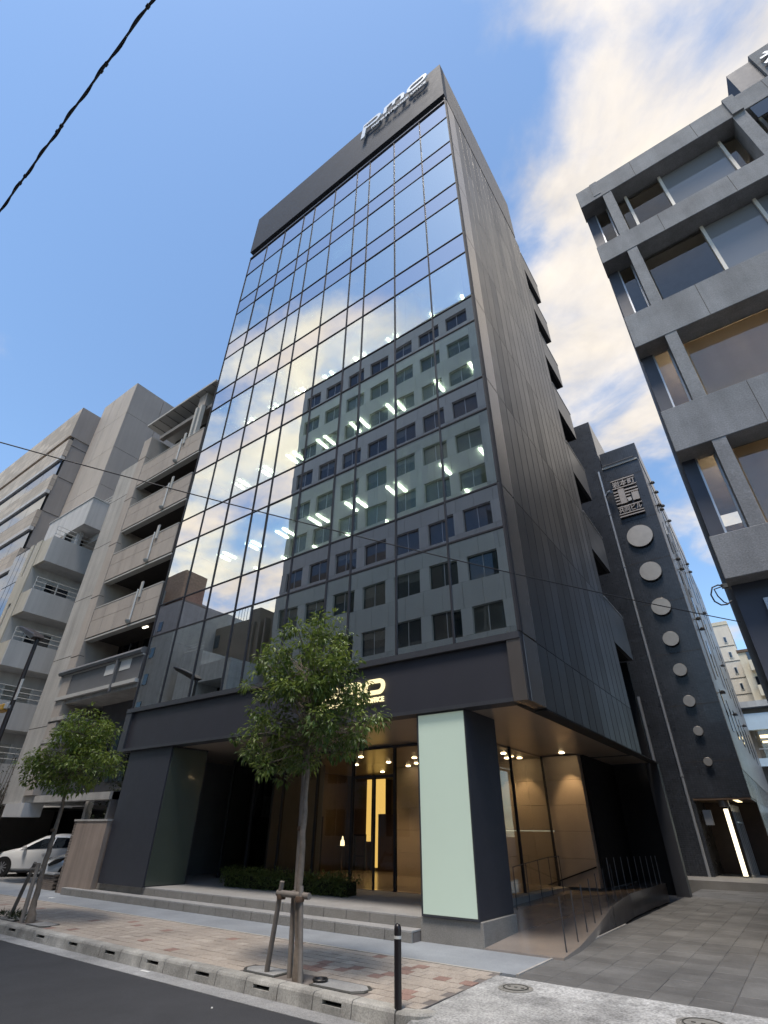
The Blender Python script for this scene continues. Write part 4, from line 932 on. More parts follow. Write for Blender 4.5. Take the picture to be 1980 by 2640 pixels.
for i in range(5): part('ceiling_slot', MB().box(-2.25, -2.05, JY+.3+.45*i, JY+.36+.45*i, 3.085, 3.098), 'lamp_glow', J)
part('entrance_cabinet', MB().box(-3.5, -3.2, JY+.3, JY+.5, 2.2, 2.75), 'steel', J)
# raised sign on the front
S_ = thing('wall_sign', 'raised metal sign with characters and a striped emblem on dark mosaic tiles', 'sign', (-2.7, JY, 17.2))
SX0, SX1 = -3.36, -2.03
def bar(z0, z1, x0=SX0, x1=SX1, d=.10): part('bar', MB().box(x0, x1, JY-.16, JY-.16+d, z0, z1), 'emblem', S_, bevel=.006)
bar(19.68, 19.75); bar(19.13, 19.20); bar(17.83, 17.90); bar(17.36, 17.43); bar(17.19, 17.27)
for sx, s, z in ((SX0+.05, '岩本町', 19.245), (SX0+.03, '共同ビル', 17.48)):
    me = text_mesh('character_row', s, .42, .08, 'emblem', .008, 1.24); piece('character_row', me, S_, (sx, JY-.12, z+.03))
for k in range(5):
    z = 18.92-.2*k
    bar(z-.05, z+.045, SX0, -3.10)
    if k < 2: bar(z-.05, z+.045, -2.76, SX1)
for k in (2, 3, 4): bar(18.92-.2*k-.05, 18.92-.2*k+.045, -2.76, -2.50)
part('emblem', MB().box(-3.10, -2.76, JY-.20, JY-.05, 18.02, 19.05), 'emblem', S_, bevel=.01)
part('emblem', MB().box(-2.44, -2.06, JY-.20, JY-.05, 18.05, 18.60), 'emblem', S_, bevel=.01)
part('emblem', MB().disc((-2.60, 18.18), .11, JY-.22, JY-.05, 20), 'disc', S_)
part('sign_back', MB().box(-3.2, -2.2, JY-.05, JY-.001, 17.3, 19.6), 'mosaic', S_)
# lane lamps on brackets along the side face
lm = MB(); lm.tube([(0, 0, 0), (.14, 0, .03)], .02, 6); lm.lathe([(.001, .10), (.06, .085), (.11, .03), (.125, -.05), (.001, -.05)], (.2, 0, 0), 12)
lme = lm.mesh('wall_lamp', 'trim_black')
for k, (y, z) in enumerate(((30.1, 20.2), (31.0, 20.0), (33.1, 20.1), (35.2, 20.0), (29.2, 18.07), (30.4, 18.39), (29.6, 14.7), (30.1, 14.3), (39.8, 18.6), (40.4, 18.2), (39.9, 14.86), (29.4, 11.2), (29.9, 10.8), (39.5, 11.14), (28.6, 7.4), (40.3, 7.6), (33.5, 7.2))):
    o = bpy.data.objects.new('wall_lamp', lme); col.objects.link(o); o.location = (-1.53, y, z)
    tagp(o, 'small dome lamp on the dark building lane wall, %s from the top' % (nth+['fifteenth', 'sixteenth', 'seventeenth'])[k], 'wall lamp', 'dome lamps along the lane wall')

# ================================================================== FAR BUILDINGS CLOSING THE ALLEY
F = thing('beige_tower', 'slim beige far building with small single windows at the end of the alley', 'building', (-1, 62, SW))
part('wall', MB().box(-6, -.45, 60, 70, SW, 19.9), 'beige_b', F)
part('roof_edge', MB().box(-6.05, -.40, 59.95, 70, 19.91, 20.25), 'beige', F)
for z, zw in ((18.5, 18.2), (17.0, 16.7), (15.4, 15.2), (13.9, 13.7)):
    part('course_line', MB().box(-6.02, -.44, 59.97, 59.999, z-.75, z-.70), 'joint_dark', F)
    wf = part('window_frame', MB().box(-1.22, -.92, 59.94, 59.98, zw-.12, zw+.5), 'white_paint', F)
    part('window_pane', MB().box(-1.17, -.97, 59.92, 59.939, zw-.06, zw+.44), 'dark_glass', F)
F2 = thing('cream_apartments', 'low cream apartment building with dark balconies behind the alley', 'building', (1.5, 57, SW))
part('wall', MB().box(-.44, 4, 57, 66, SW, 16.2), 'beige', F2)
part('roof_edge', MB().box(-.50, 4, 56.9, 57.3, 16.21, 16.45), 'brown_panel', F2)
for z in (14.4, 12.2, 10.2):
    part('balcony', MB().box(.15, 2.5, 56.3, 56.99, z, z+.9), 'beige', F2); part('balcony_opening', MB().box(.2, 2.5, 56.9, 56.995, z+.95, z+1.75), 'dark_glass', F2)
F3 = thing('alley_shop_house', 'shop house with pale blue bands and a lit glazed upper floor in the alley', 'shop', (-.5, 52, SW))
part('wall', MB().box(-5, 4, 52.5, 56, SW, 11.0), 'opp_brown', F3)
part('metal_roof', MB().box(-2, 3, 51.8, 52.49, 10.6, 11.05), 'opp_white', F3)
part('blue_band', MB().box(-1.6, 3, 52.0, 52.49, 8.95, 10.15), 'pale_blue', F3)
part('upper_window', MB().box(-1.3, 3, 52.3, 52.48, 6.95, 8.9), 'clear_glass', F3)
part('lit_ceiling', MB().box(-.95, -.4, 52.1, 52.29, 8.35, 8.55), 'lamp_glow', F3); part('lit_ceiling', MB().box(-.9, -.3, 52.1, 52.29, 8.0, 8.12), 'lamp_glow', F3)
part('window_bar', MB().box(-1.3, 3, 52.2, 52.29, 7.55, 7.62), 'steel', F3)
part('blue_band', MB().box(-1.55, 3, 51.9, 52.49, 6.35, 6.9), 'pale_blue', F3)
part('blue_post', MB().box(-.85, -.55, 51.9, 52.3, .2, 6.34), 'pale_blue', F3)
part('blue_band', MB().box(-1.7, 3, 51.7, 52.29, 3.3, 3.6), 'pale_blue', F3)
part('orange_board', MB().box(-1.55, -.86, 52.2, 52.45, .6, 3.29), 'orange', F3)
part('shopfront', MB().box(-.5, 3, 52.2, 52.45, .3, 3.25), 'dark_glass', F3)
t = thing('roof_aerial', 'small aerial with rungs on the roof of the slim beige building', 'antenna', (-2.1, 60.2, 20.25))
part('mast', MB().tube([(-2.1, 60.2, 20.25), (-2.1, 60.2, 22.2)], .04, 6), 'dark_metal', t)
for z in (20.9, 21.4, 21.9): part('rung', MB().tube([(-2.1, 60.2, z), (-1.75, 60.2, z)], .03, 6), 'dark_metal', t)

# ================================================================== BUILDINGS ACROSS THE ROAD (seen mirrored in the glass)
O = thing('panel_office_block', 'grey panel office block with regular windows, mirrored in the tower glass', 'office building', (-12, -10, .15))
OX0, OX1, OY = -30.57, -7.2, -6.9
wx = []                                       # window left edges, every 2.55 m
x = -30.01
while x + 2.15 < OX1: wx.append(x); x += 2.862
fl = [41.35-3.459*i for i in range(12)]
part('core', MB().box(OX0+.1, OX1-.1, -24, OY-.36, .15, 42.4), 'opp_panel_b', O)
part('parapet', MB().box(OX0, OX1, OY-.35, OY, 41.36, 42.92), 'opp_panel', O)
pmeshes = {}
edges = [OX0] + [v for q in wx for v in (q, q+2.12)] + [OX1]
for i, z in enumerate(fl):
    zb = z-1.73; zn = fl[i+1] if i+1 < 12 else .15
    for k in range(0, len(edges), 2):
        a, b = edges[k], edges[k+1]
        key = ('p', round(b-a, 3))
        if key not in pmeshes: pmeshes[key] = MB().box(0, b-a, -.35, 0, 0, 1.726).mesh('wall_panel', random.choice(['opp_panel', 'opp_panel_b']))
        piece('wall_panel', pmeshes[key], O, (a, OY, zb+.002))
    for k, q in enumerate(wx):
        key = 'win'
        if key not in pmeshes:
            pmeshes[key] = MB().box(.02, 1.04, -.24, -.22, .02, 1.71).box(1.08, 2.10, -.24, -.22, .02, 1.71).mesh('window_pane', 'dark_glass')
            for vk, (hl, hr) in (('wb', (.9, .0)), ('wc', (.5, .7)), ('wd', (1.69, 1.69))):
                q_ = MB()
                for (xa, xb, hh) in ((.02, 1.04, hl), (1.08, 2.10, hr)):
                    if hh < 1.68: q_.box(xa, xb, -.24, -.22, .02, 1.71-hh)
                    if hh > 0: q_.box(xa, xb, -.24, -.22, 1.712-hh, 1.71, 1)
                pmeshes[vk] = q_.mesh('window_pane', ['dark_glass', 'blind_dim'])
            pmeshes['fr'] = MB().box(1.041, 1.079, -.25, -.19, .02, 1.71).box(0, 2.12, -.25, -.19, -.03, .019).box(0, 2.12, -.25, -.19, 1.711, 1.76).mesh('window_frame', 'steel')
        piece('window_pane', pmeshes[random.choice(['win', 'win', 'win', 'wb', 'wc', 'wd'])], O, (q, OY, zb)); piece('window_frame', pmeshes['fr'], O, (q, OY, zb))
    # spandrel in panels
    h = zb - zn - .004
    if i == 11: h = zb - .16; zn = .155
    key = ('s', round(h, 2))
    if key not in pmeshes: pmeshes[key] = MB().box(.008, 1.418, -.35, 0, 0, h-.012).mesh('wall_panel', random.choice(['opp_panel', 'opp_panel_b']))
    for k in range(16): piece('wall_panel', pmeshes[key], O, (OX0+.05+1.431*k, OY, zn+.005))
# brown-red apartment house with side balconies
P = thing('red_apartment_house', 'red brown apartment house with stepped side balconies across the road', 'apartment building', (-41, -10, .15))
part('front_wall', MB().box(-44.5, -39.9, -9, -4.0, .15, 19.4), 'opp_grey', P)
for k in range(7):
    z = 2.6+2.3*k
    part('front_window', MB().box(-42.7, -42.1, -3.99, -3.95, z+.5, z+1.4), 'dark_glass', P); part('cooler_shelf', MB().box(-43.5, -42.9, -3.99, -3.4, z, z+.1), 'opp_grey', P); part('cooler', MB().box(-43.4, -43.0, -3.95, -3.5, z+.11, z+.65), 'opp_white', P)
part('upper_wall', MB().box(-50, -42.2, -7.6, -5.0, 20.51, 23.6), 'opp_red', P)
part('side_core', MB().box(-50, -42.0, -8.2, -5.4, .15, 20.5), 'opp_brown', P)
for z0, z1 in ((17.2, 18.9), (13.9, 15.6), (10.8, 12.5), (7.8, 9.5), (4.8, 6.5), (1.8, 3.5)):
    part('side_balcony', MB().box(-41.7, -41.5, -8.2, -5.2, z0, z1), 'opp_red', P); part('balcony_floor', MB().box(-41.99, -41.71, -8.2, -5.39, z0, z0+.15), 'opp_red', P)
# olive brown commercial house
Q = thing('brown_office_house', 'olive brown office house with three bright windows across the road', 'building', (-34, -12, .15))
part('wall', MB().box(-43.0, -34.85, -20, -8.0, .15, 17.9), 'opp_brown', Q)
part('wall_step', MB().box(-34.8, -33.4, -20, -7.8, .15, 18.5), 'opp_brown', Q)
part('wall_step', MB().box(-33.38, -29.5, -20, -8.1, .15, 17.3), 'opp_brown', Q)
for i in range(3): part('window_pane', MB().box(-41.7+.95*i, -41.05+.95*i, -7.99, -7.95, 16.0, 17.2), 'blue_glass', Q)
for i in range(2): part('window_pane', MB().box(-40.0+1.1*i, -39.3+1.1*i, -7.99, -7.95, 14.2, 15.1), 'blue_glass', Q)
for x in (-34.6, -33.9, -33.1, -32.4): part('wall_rib', MB().box(x, x+.2, -8.1, -7.55, .15, 17.2), 'opp_brown', Q)
part('dish', MB().lathe([(.02, 0), (.3, .1), (.42, .22)], (-34.3, -8.5, 18.0), 14), 'opp_white', Q)
for i in range(6): part('roof_rod', MB().tube([(-38+.4*i, -9, 17.8), (-38+.4*i, -9, 19.8)], .03, 5), 'steel', Q)
W2 = thing('white_low_house', 'low pale house with a roof terrace and wide shop opening across the road', 'building', (-35, -6, .15))
part('wall', MB().box(-38.3, -35.7, -7.9, -4.2, .15, 14.2), 'opp_white', W2)
part('upper_wall', MB().box(-35.69, -31.8, -7.9, -4.2, 11.6, 13.0), 'opp_white', W2)
part('pier', MB().box(-32.4, -31.8, -7.9, -4.2, .15, 11.59), 'opp_white', W2)
part('opening', MB().box(-35.69, -32.41, -7.9, -6.2, .15, 11.59), 'black', W2)
for q in range(3): part('terrace_rail', MB().tube([(-38.2, -4.3, 14.4+.25*q), (-35.8, -4.3, 14.4+.25*q)], .03, 5), 'steel', W2)
# plain houses further along, so that the street goes on
for (x0, x1, h, mt, lab) in ((-60, -45, 22, 'opp_grey', 'plain grey house further along the opposite side of the road'), (-6.8, 14, 11, 'opp_brown', 'plain low brown house behind the photographer across the road')):
    H = thing('street_house', lab, 'building', ((x0+x1)/2, -9, .15))
    part('wall', MB().box(x0, x1, -18, -4.2, .15, h), mt, H)
    for fz in range(int(h/3.2)-1):
        for q in range(int((x1-x0)/3)): part('window_pane', MB().box(x0+.8+3*q, x0+2.3+3*q, -4.19, -4.15, 1.5+3.2*fz, 3.0+3.2*fz), 'dark_glass', H)

# ================================================================== TREES, HEDGE, SHRUBS
def leaf_mesh(name, clusters, per, size, mats, rnd, droop=.5, sub=None):
    """leaf-sized folded blades gathered round twig ends"""
    v = []; f = []; tone = []; mi = []
    for (c, cr, tn) in clusters:
        for _ in range(per):
            d = Vector((rnd.gauss(0, 1), rnd.gauss(0, 1), rnd.gauss(0, .8)))
            d = d.normalized() if d.length > 1e-4 else Vector((1, 0, 0))
            p = Vector(c) + d*cr*rnd.uniform(.25, 1)
            dirv = (d + Vector((0, 0, -droop)) + Vector((rnd.uniform(-.5, .5), rnd.uniform(-.5, .5), rnd.uniform(-.3, .3)))).normalized()
            side = dirv.cross(Vector((rnd.uniform(-.4, .4), rnd.uniform(-.4, .4), 1))).normalized(); nrm = side.cross(dirv)
            L_ = size*rnd.uniform(.65, 1.25); W_ = L_*.21
            b = len(v); mid = p + dirv*L_*.45
            v += [p, mid + side*W_ + nrm*W_*.35, p + dirv*L_ - nrm*L_*.12, mid - side*W_ + nrm*W_*.35, mid]
            f += [(b, b+1, b+4), (b+1, b+2, b+4), (b+4, b+2, b+3), (b, b+4, b+3)]
            k = min(1, max(0, tn + rnd.uniform(-.3, .3))); tone += [k]*5
            mi += [1 if (len(mats) > 1 and rnd.random() < .22*tn) else 0]*4
    me = bpy.data.meshes.new(name); me.from_pydata([tuple(q) for q in v], [], f)
    a = me.attributes.new('leaf_tone', 'FLOAT', 'POINT'); a.data.foreach_set('value', tone)
    for q in mats: me.materials.append(M[q])
    me.polygons.foreach_set('material_index', mi); return me
def tree(label, base, trunk, lobes, nclus, per, size, rnd, mats, r0, cr=(.16, .30)):
    t = thing('street_tree', label, 'tree', base)
    tp = [Vector(p) for p in trunk]
    rs = [r0*(1-.62*i/(len(tp)-1)) for i in range(len(tp))]; rs[0] *= 1.35
    wob = MB(); fine = []; rr = []
    for i in range(len(tp)-1):
        for k in range(5):
            q = tp[i].lerp(tp[i+1], k/5); fine.append(q + Vector((rnd.gauss(0, .006), rnd.gauss(0, .006), 0))); rr.append((rs[i]+(rs[i+1]-rs[i])*k/5)*rnd.uniform(.93, 1.09))
    fine.append(tp[-1]); rr.append(rs[-1])
    wob.tube(fine, rr, 12)
    part('trunk', wob, 'bark', t, smooth=True)
    clus = []; br = MB(); B0 = Vector(base)
    wsum = [l[3]*l[4]*l[5] for l in lobes]
    for k in range(nclus):
        l = rnd.choices(lobes, wsum)[0]
        d = Vector((rnd.gauss(0, 1), rnd.gauss(0, 1), rnd.gauss(0, 1))).normalized()*(rnd.uniform(.25, 1)**.5)
        c = Vector((l[0]+d.x*l[3], l[1]+d.y*l[4], l[2]+d.z*l[5]))
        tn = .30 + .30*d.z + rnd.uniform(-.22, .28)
        clus.append((c - B0, rnd.uniform(*cr), tn))
        if k % 2 == 0:
            s = tp[-1].lerp(tp[-2], rnd.uniform(0, 1.1)); s = s if s.z < c.z+.2 else tp[-2].lerp(tp[-3], rnd.uniform(0, .5))
            m_ = s.lerp(c, .55) + Vector((rnd.uniform(-.1, .1), rnd.uniform(-.1, .1), rnd.uniform(-.02, .15)))
            br.tube([s, m_, c], [r0*.22, r0*.13, r0*.05], 5)
    part('branches', br, 'bark', t, smooth=True)
    me = leaf_mesh('crown', clus, per, size, mats, rnd)
    o = bpy.data.objects.new('crown', me); col.objects.link(o); o.parent = t; ORG[o] = B0
    return t
rnd = random.Random(21)
Yt = 6.62
tree('leafy young street tree before the lit entrance sign', (-6.14, Yt, .13),
     [(-6.12, Yt, .13), (-6.16, Yt, .5), (-6.22, Yt, 1.0), (-6.245, Yt, 1.8), (-6.27, Yt+.02, 2.5), (-6.32, Yt+.04, 3.3), (-6.30, Yt+.05, 4.2)],
     [(-6.35, Yt, 4.35, .95, .9, .72), (-6.05, Yt, 4.95, .38, .4, .32), (-7.40, Yt, 4.15, .62, .6, .36), (-7.35, Yt+.1, 3.25, .60, .7, .42), (-5.75, Yt, 3.95, .72, .8, .55), (-5.45, Yt-.1, 3.30, .66, .7, .34), (-6.9, Yt, 2.85, .62, .7, .38), (-5.95, Yt, 2.98, .50, .6, .28), (-6.4, Yt, 3.6, 1.05, .9, .6), (-7.62, Yt, 4.72, .26, .3, .20)],
     310, 33, .104, rnd, ['leaf', 'leaf_young'], .060, (.09, .19))
rnd = random.Random(5)
Y2 = 6.72
tree('leaning street tree with a light green crown near the parked cars', (-14.05, Y2, .13),
     [(-13.94, Y2, .13), (-14.05, Y2, .5), (-14.10, Y2, 1.1), (-14.10, Y2, 1.8), (-14.15, Y2+.02, 2.4), (-14.2, Y2+.04, 3.2), (-14.15, Y2+.05, 3.9)],
     [(-14.3, Y2, 3.95, .75, .7, .50), (-14.5, Y2, 4.35, .42, .45, .26), (-13.7, Y2, 3.75, .7, .7, .38), (-13.2, Y2, 3.1, .72, .7, .33), (-15.1, Y2, 3.2, .85, .8, .38), (-14.4, Y2, 3.3, 1.0, .85, .5), (-13.9, Y2, 2.75, .6, .6, .24), (-15.5, Y2, 2.95, .5, .5, .22)],
     235, 31, .11, rnd, ['leaf_young', 'leaf'], .066, (.10, .21))
# bare low limb with two pale tags on the second tree is part of its support
def support(label, base, poles, bars, ties):
    t = thing('tree_support', label, 'tree support', base)
    for a, b, r in poles: part('pole', MB().tube([a, Vector(a).lerp(Vector(b), .5), b], [r, r*.97, r*.95], 10), 'stake', t, smooth=True)
    for a, b, r in bars: part('crossbar', MB().tube([a, b], r, 10), 'stake', t, smooth=True)
    for c in ties: part('rope_tie', MB().lathe([(.062, -.03), (.068, 0), (.062, .03)], c, 12), 'rope', t, smooth=True)
    return t
support('three worn wooden stakes with a crossbar round the tree at the entrance', (-6.3, 6.6, .13),
        [((-6.76, 6.66, .12), (-6.52, 6.56, 1.20), .037), ((-6.32, 6.66, .12), (-6.335, 6.62, 1.1), .031), ((-5.97, 6.51, .12), (-6.09, 6.51, 1.17), .035), ((-6.36, 6.72, .12), (-6.40, 6.68, 2.95), .028)],
        [((-6.60, 6.57, 1.06), (-5.93, 6.52, 1.06), .040)], [(-6.53, 6.58, 1.02), (-6.09, 6.5, 1.02), (-6.2, 6.62, 1.06), (-6.33, 6.68, 1.86)])
support('two worn wooden stakes tied to the leaning tree by the cars', (-14.5, 6.7, .13),
        [((-14.05, 6.58, .12), (-14.16, 6.62, 1.18), .045), ((-15.12, 6.80, .12), (-14.50, 6.70, 1.17), .042)],
        [((-14.62, 6.70, 1.05), (-14.05, 6.66, 1.06), .035)], [(-14.2, 6.7, 1.06), (-14.12, 6.7, 1.8)])
# tree pits: grate plates round a soil bed
def pit(label, x0, x1, y0, y1, cx, cy):
    t = thing('tree_grate', label, 'tree grate', ((x0+x1)/2, (y0+y1)/2, SW-.02))
    part('soil_bed', MB().box(x0+.05, x1-.05, y0+.02, y1-.04, .05, SW-.03), 'soil', t)
    q = .12
    for a, b in ((x0, cx-.30), (cx+.34, x1)):
        l_, r_ = a == x0, b == x1
        po = [(a+(q if l_ else 0), y0), (b-(q if r_ else 0), y0), (b, y0+(q if r_ else 0)), (b, y1-(q if r_ else 0)), (b-(q if r_ else 0), y1), (a+(q if l_ else 0), y1), (a, y1-(q if l_ else 0)), (a, y0+(q if l_ else 0))]
        po = [p for i, p in enumerate(po) if p != po[i-1]]
        part('plate', MB().prism(po, 'z', SW-.029, SW+.004), 'iron', t, bevel=.006)
        pi_ = [(p[0]+(.035 if p[0] < (a+b)/2 else -.035), p[1]+(.035 if p[1] < (y0+y1)/2 else -.035)) for p in po]
        part('plate_inlay', MB().prism(pi_, 'z', SW+.0045, SW+.007), 'gutter', t)
    return t
pit('octagonal iron tree grate with stone inlay at the entrance tree', -7.20, -5.03, 6.52, 6.93, -6.18, 6.65)
pit('iron tree grate at the leaning tree by the cars', -15.25, -13.05, 6.52, 6.96, -14.05, 6.65)
single('black_bucket', MB().lathe([(.095, 0), (.105, .022), (.095, .032), (.075, .026), (.065, .008), (.001, .006)], (-5.80, 6.70, SW+.008), 18), 'trim_black', 'low black round drain cup on the tree grate beside the trunk', 'drain cup', smooth=True)
# weeds at the second tree
rnd = random.Random(9)
def plant(name, label, cat, clusters, per, size, mats, base, droop=.2, kind=None):
    me = leaf_mesh(name, [(Vector(c)-Vector(base), r, t) for c, r, t in clusters], per, size, mats, rnd, droop)
    o = bpy.data.objects.new(name, me); col.objects.link(o); o.location = base
    return o
t = thing('weed_patch', 'dry weeds growing in the tree pit by the leaning tree', 'weeds', (-14.8, 6.7, SW))
o = plant('foliage', '', '', [((-15.2+.06*i, 6.6+.2*rnd.random(), SW+.03), .07, .5) for i in range(16)], 9, .10, ['shrub_leaf'], (-14.8, 6.7, SW), -.6); o.parent = t; o.location = (0, 0, 0)
# clipped hedge on the landing
cl = []
for k in range(520):
    x = rnd.uniform(-14.0, -9.45); y = rnd.uniform(11.62, 12.25); z = rnd.uniform(.55, .88 + .04*math.sin(x*3))
    if rnd.random() < .55: y = 11.64 + rnd.random()*.06
    elif rnd.random() < .5: z = .84 + .05*rnd.random()
    cl.append(((x, y, z), .10, .35+.5*rnd.random()))
H = thing('hedge', 'low dark clipped hedge on the landing before the lobby glass', 'hedge', (-11.7, 11.9, .5))
o = plant('foliage', '', '', cl, 13, .075, ['hedge_leaf'], (-11.7, 11.9, .5)); o.parent = H; o.location = (0, 0, 0)
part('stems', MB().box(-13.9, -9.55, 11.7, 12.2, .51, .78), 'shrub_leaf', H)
cl = []
for k in range(160):
    x = rnd.uniform(-18.0, -14.6); y = rnd.uniform(15.0, 15.7); z = rnd.uniform(.55, .80); cl.append(((x, y, z), .1, .2+.3*rnd.random()))
H = thing('hedge', 'dark low hedge in the dark recess behind the far pillar', 'hedge', (-16.3, 15.4, .5))
o = plant('foliage', '', '', cl, 12, .08, ['hedge_leaf'], (-16.3, 15.4, .5)); o.parent = H; o.location = (0, 0, 0)
# dark shrub between the pillar and the parking
cl = []
for k in range(150):
    a = rnd.random(); cl.append(((-19.25 + .75*a + rnd.gauss(0, .22), 10.9+rnd.gauss(0, .25), 1.7+2.6*a+rnd.gauss(0, .2)), .2, .2+.4*rnd.random()))
H = thing('shrub', 'tall dark evergreen shrub squeezed beside the far pillar', 'shrub', (-19.0, 10.9, SW))
o = plant('foliage', '', '', cl, 16, .13, ['shrub_leaf'], (-19.0, 10.9, SW)); o.parent = H; o.location = (0, 0, 0)
part('stem', MB().tube([(-19.0, 10.9, SW), (-18.9, 10.9, 1.4), (-18.6, 10.9, 3.4)], [.06, .05, .02], 7), 'bark', H)
# thin bare shrub at the picture edge
H = thing('bare_shrub', 'thin half bare shrub with twigs before the concrete pier', 'shrub', (-27.0, 10.2, SW))
br = MB(); cl = []
for k in range(26):
    b0 = Vector((-27.2+rnd.uniform(-.3, .3), 10.2+rnd.uniform(-.2, .2), 1.2)); e = Vector((-27.2+rnd.uniform(-1.3, 1.5), 10.2+rnd.uniform(-.5, .5), rnd.uniform(3.0, 4.6)))
    m_ = b0.lerp(e, .5)+Vector((rnd.uniform(-.15, .15), 0, .2)); br.tube([b0, m_, e], [.03, .018, .007], 5); cl.append((e, .16, .4)); cl.append((m_, .12, .4))
part('stem', MB().tube([(-27.2, 10.2, SW), (-27.2, 10.2, 1.3)], .05, 7), 'bark', H); part('twigs', br, 'bark', H)
o = plant('foliage', '', '', cl, 4, .13, ['shrub_leaf'], (-27.0, 10.2, SW)); o.parent = H; o.location = (0, 0, 0)

# ================================================================== BRICK WALL, CONE, CARS
Bk = thing('boundary_pier', 'brown rendered wall pier with a brick edge beside the parking', 'wall', (-19, 10, SW))
part('render', MB().box(-19.45, -17.62, 9.9, 10.1, SW, 2.04), 'pillar_render', Bk)
part('coping', MB().box(-19.62, -17.60, 9.88, 10.4, 2.045, 2.10), 'concrete', Bk)
bm_ = MB().box(-.075, .075, -.1, .1, 0, .068).mesh('brick', 'brick_brown', bevel=.005)
for k in range(24):
    piece('brick', bm_, Bk, (-19.53+(.012 if k % 2 else 0), 10.0, SW+.002+.078*k)); piece('brick', bm_, Bk, (-19.53, 10.21, SW+.002+.078*k))
Lb = thing('low_brick_wall', 'low brick wall stub with a thin cap before the silver car', 'wall', (-20.75, 10.2, SW))
part('core', MB().box(-21.2, -20.28, 10.16, 10.32, SW, .57), 'joint_dark', Lb)
bm2 = MB().box(-.11, .11, -.04, .06, 0, .045).mesh('brick', 'brick_brown', bevel=.004)
for j in range(8):
    for i in range(4): piece('brick', bm2, Lb, (-21.09+.232*i+(.04 if j % 2 else 0), 10.15, SW+.004+.051*j))
part('cap', MB().box(-21.25, -20.25, 10.06, 10.36, .575, .61), 'steel', Lb)
t = thing('traffic_cone', 'red cone with white bands beside the wall pier', 'traffic cone', (-18.35, 10.6, .337))
part('base', MB().box(-18.53, -18.17, 10.42, 10.78, .337, .37), 'red_plastic', t)
part('body', MB().lathe([(.13, 0), (.10, .22)], (-18.35, 10.6, .371), 16), 'red_plastic', t, smooth=True)
part('band', MB().lathe([(.101, 0), (.08, .12)], (-18.35, 10.6, .592), 16), 'white_paint', t, smooth=True)
part('body', MB().lathe([(.079, 0), (.055, .16)], (-18.35, 10.6, .713), 16), 'red_plastic', t, smooth=True)
part('band', MB().lathe([(.056, 0), (.03, .15), (.001, .16)], (-18.35, 10.6, .874), 16), 'white_paint', t, smooth=True)

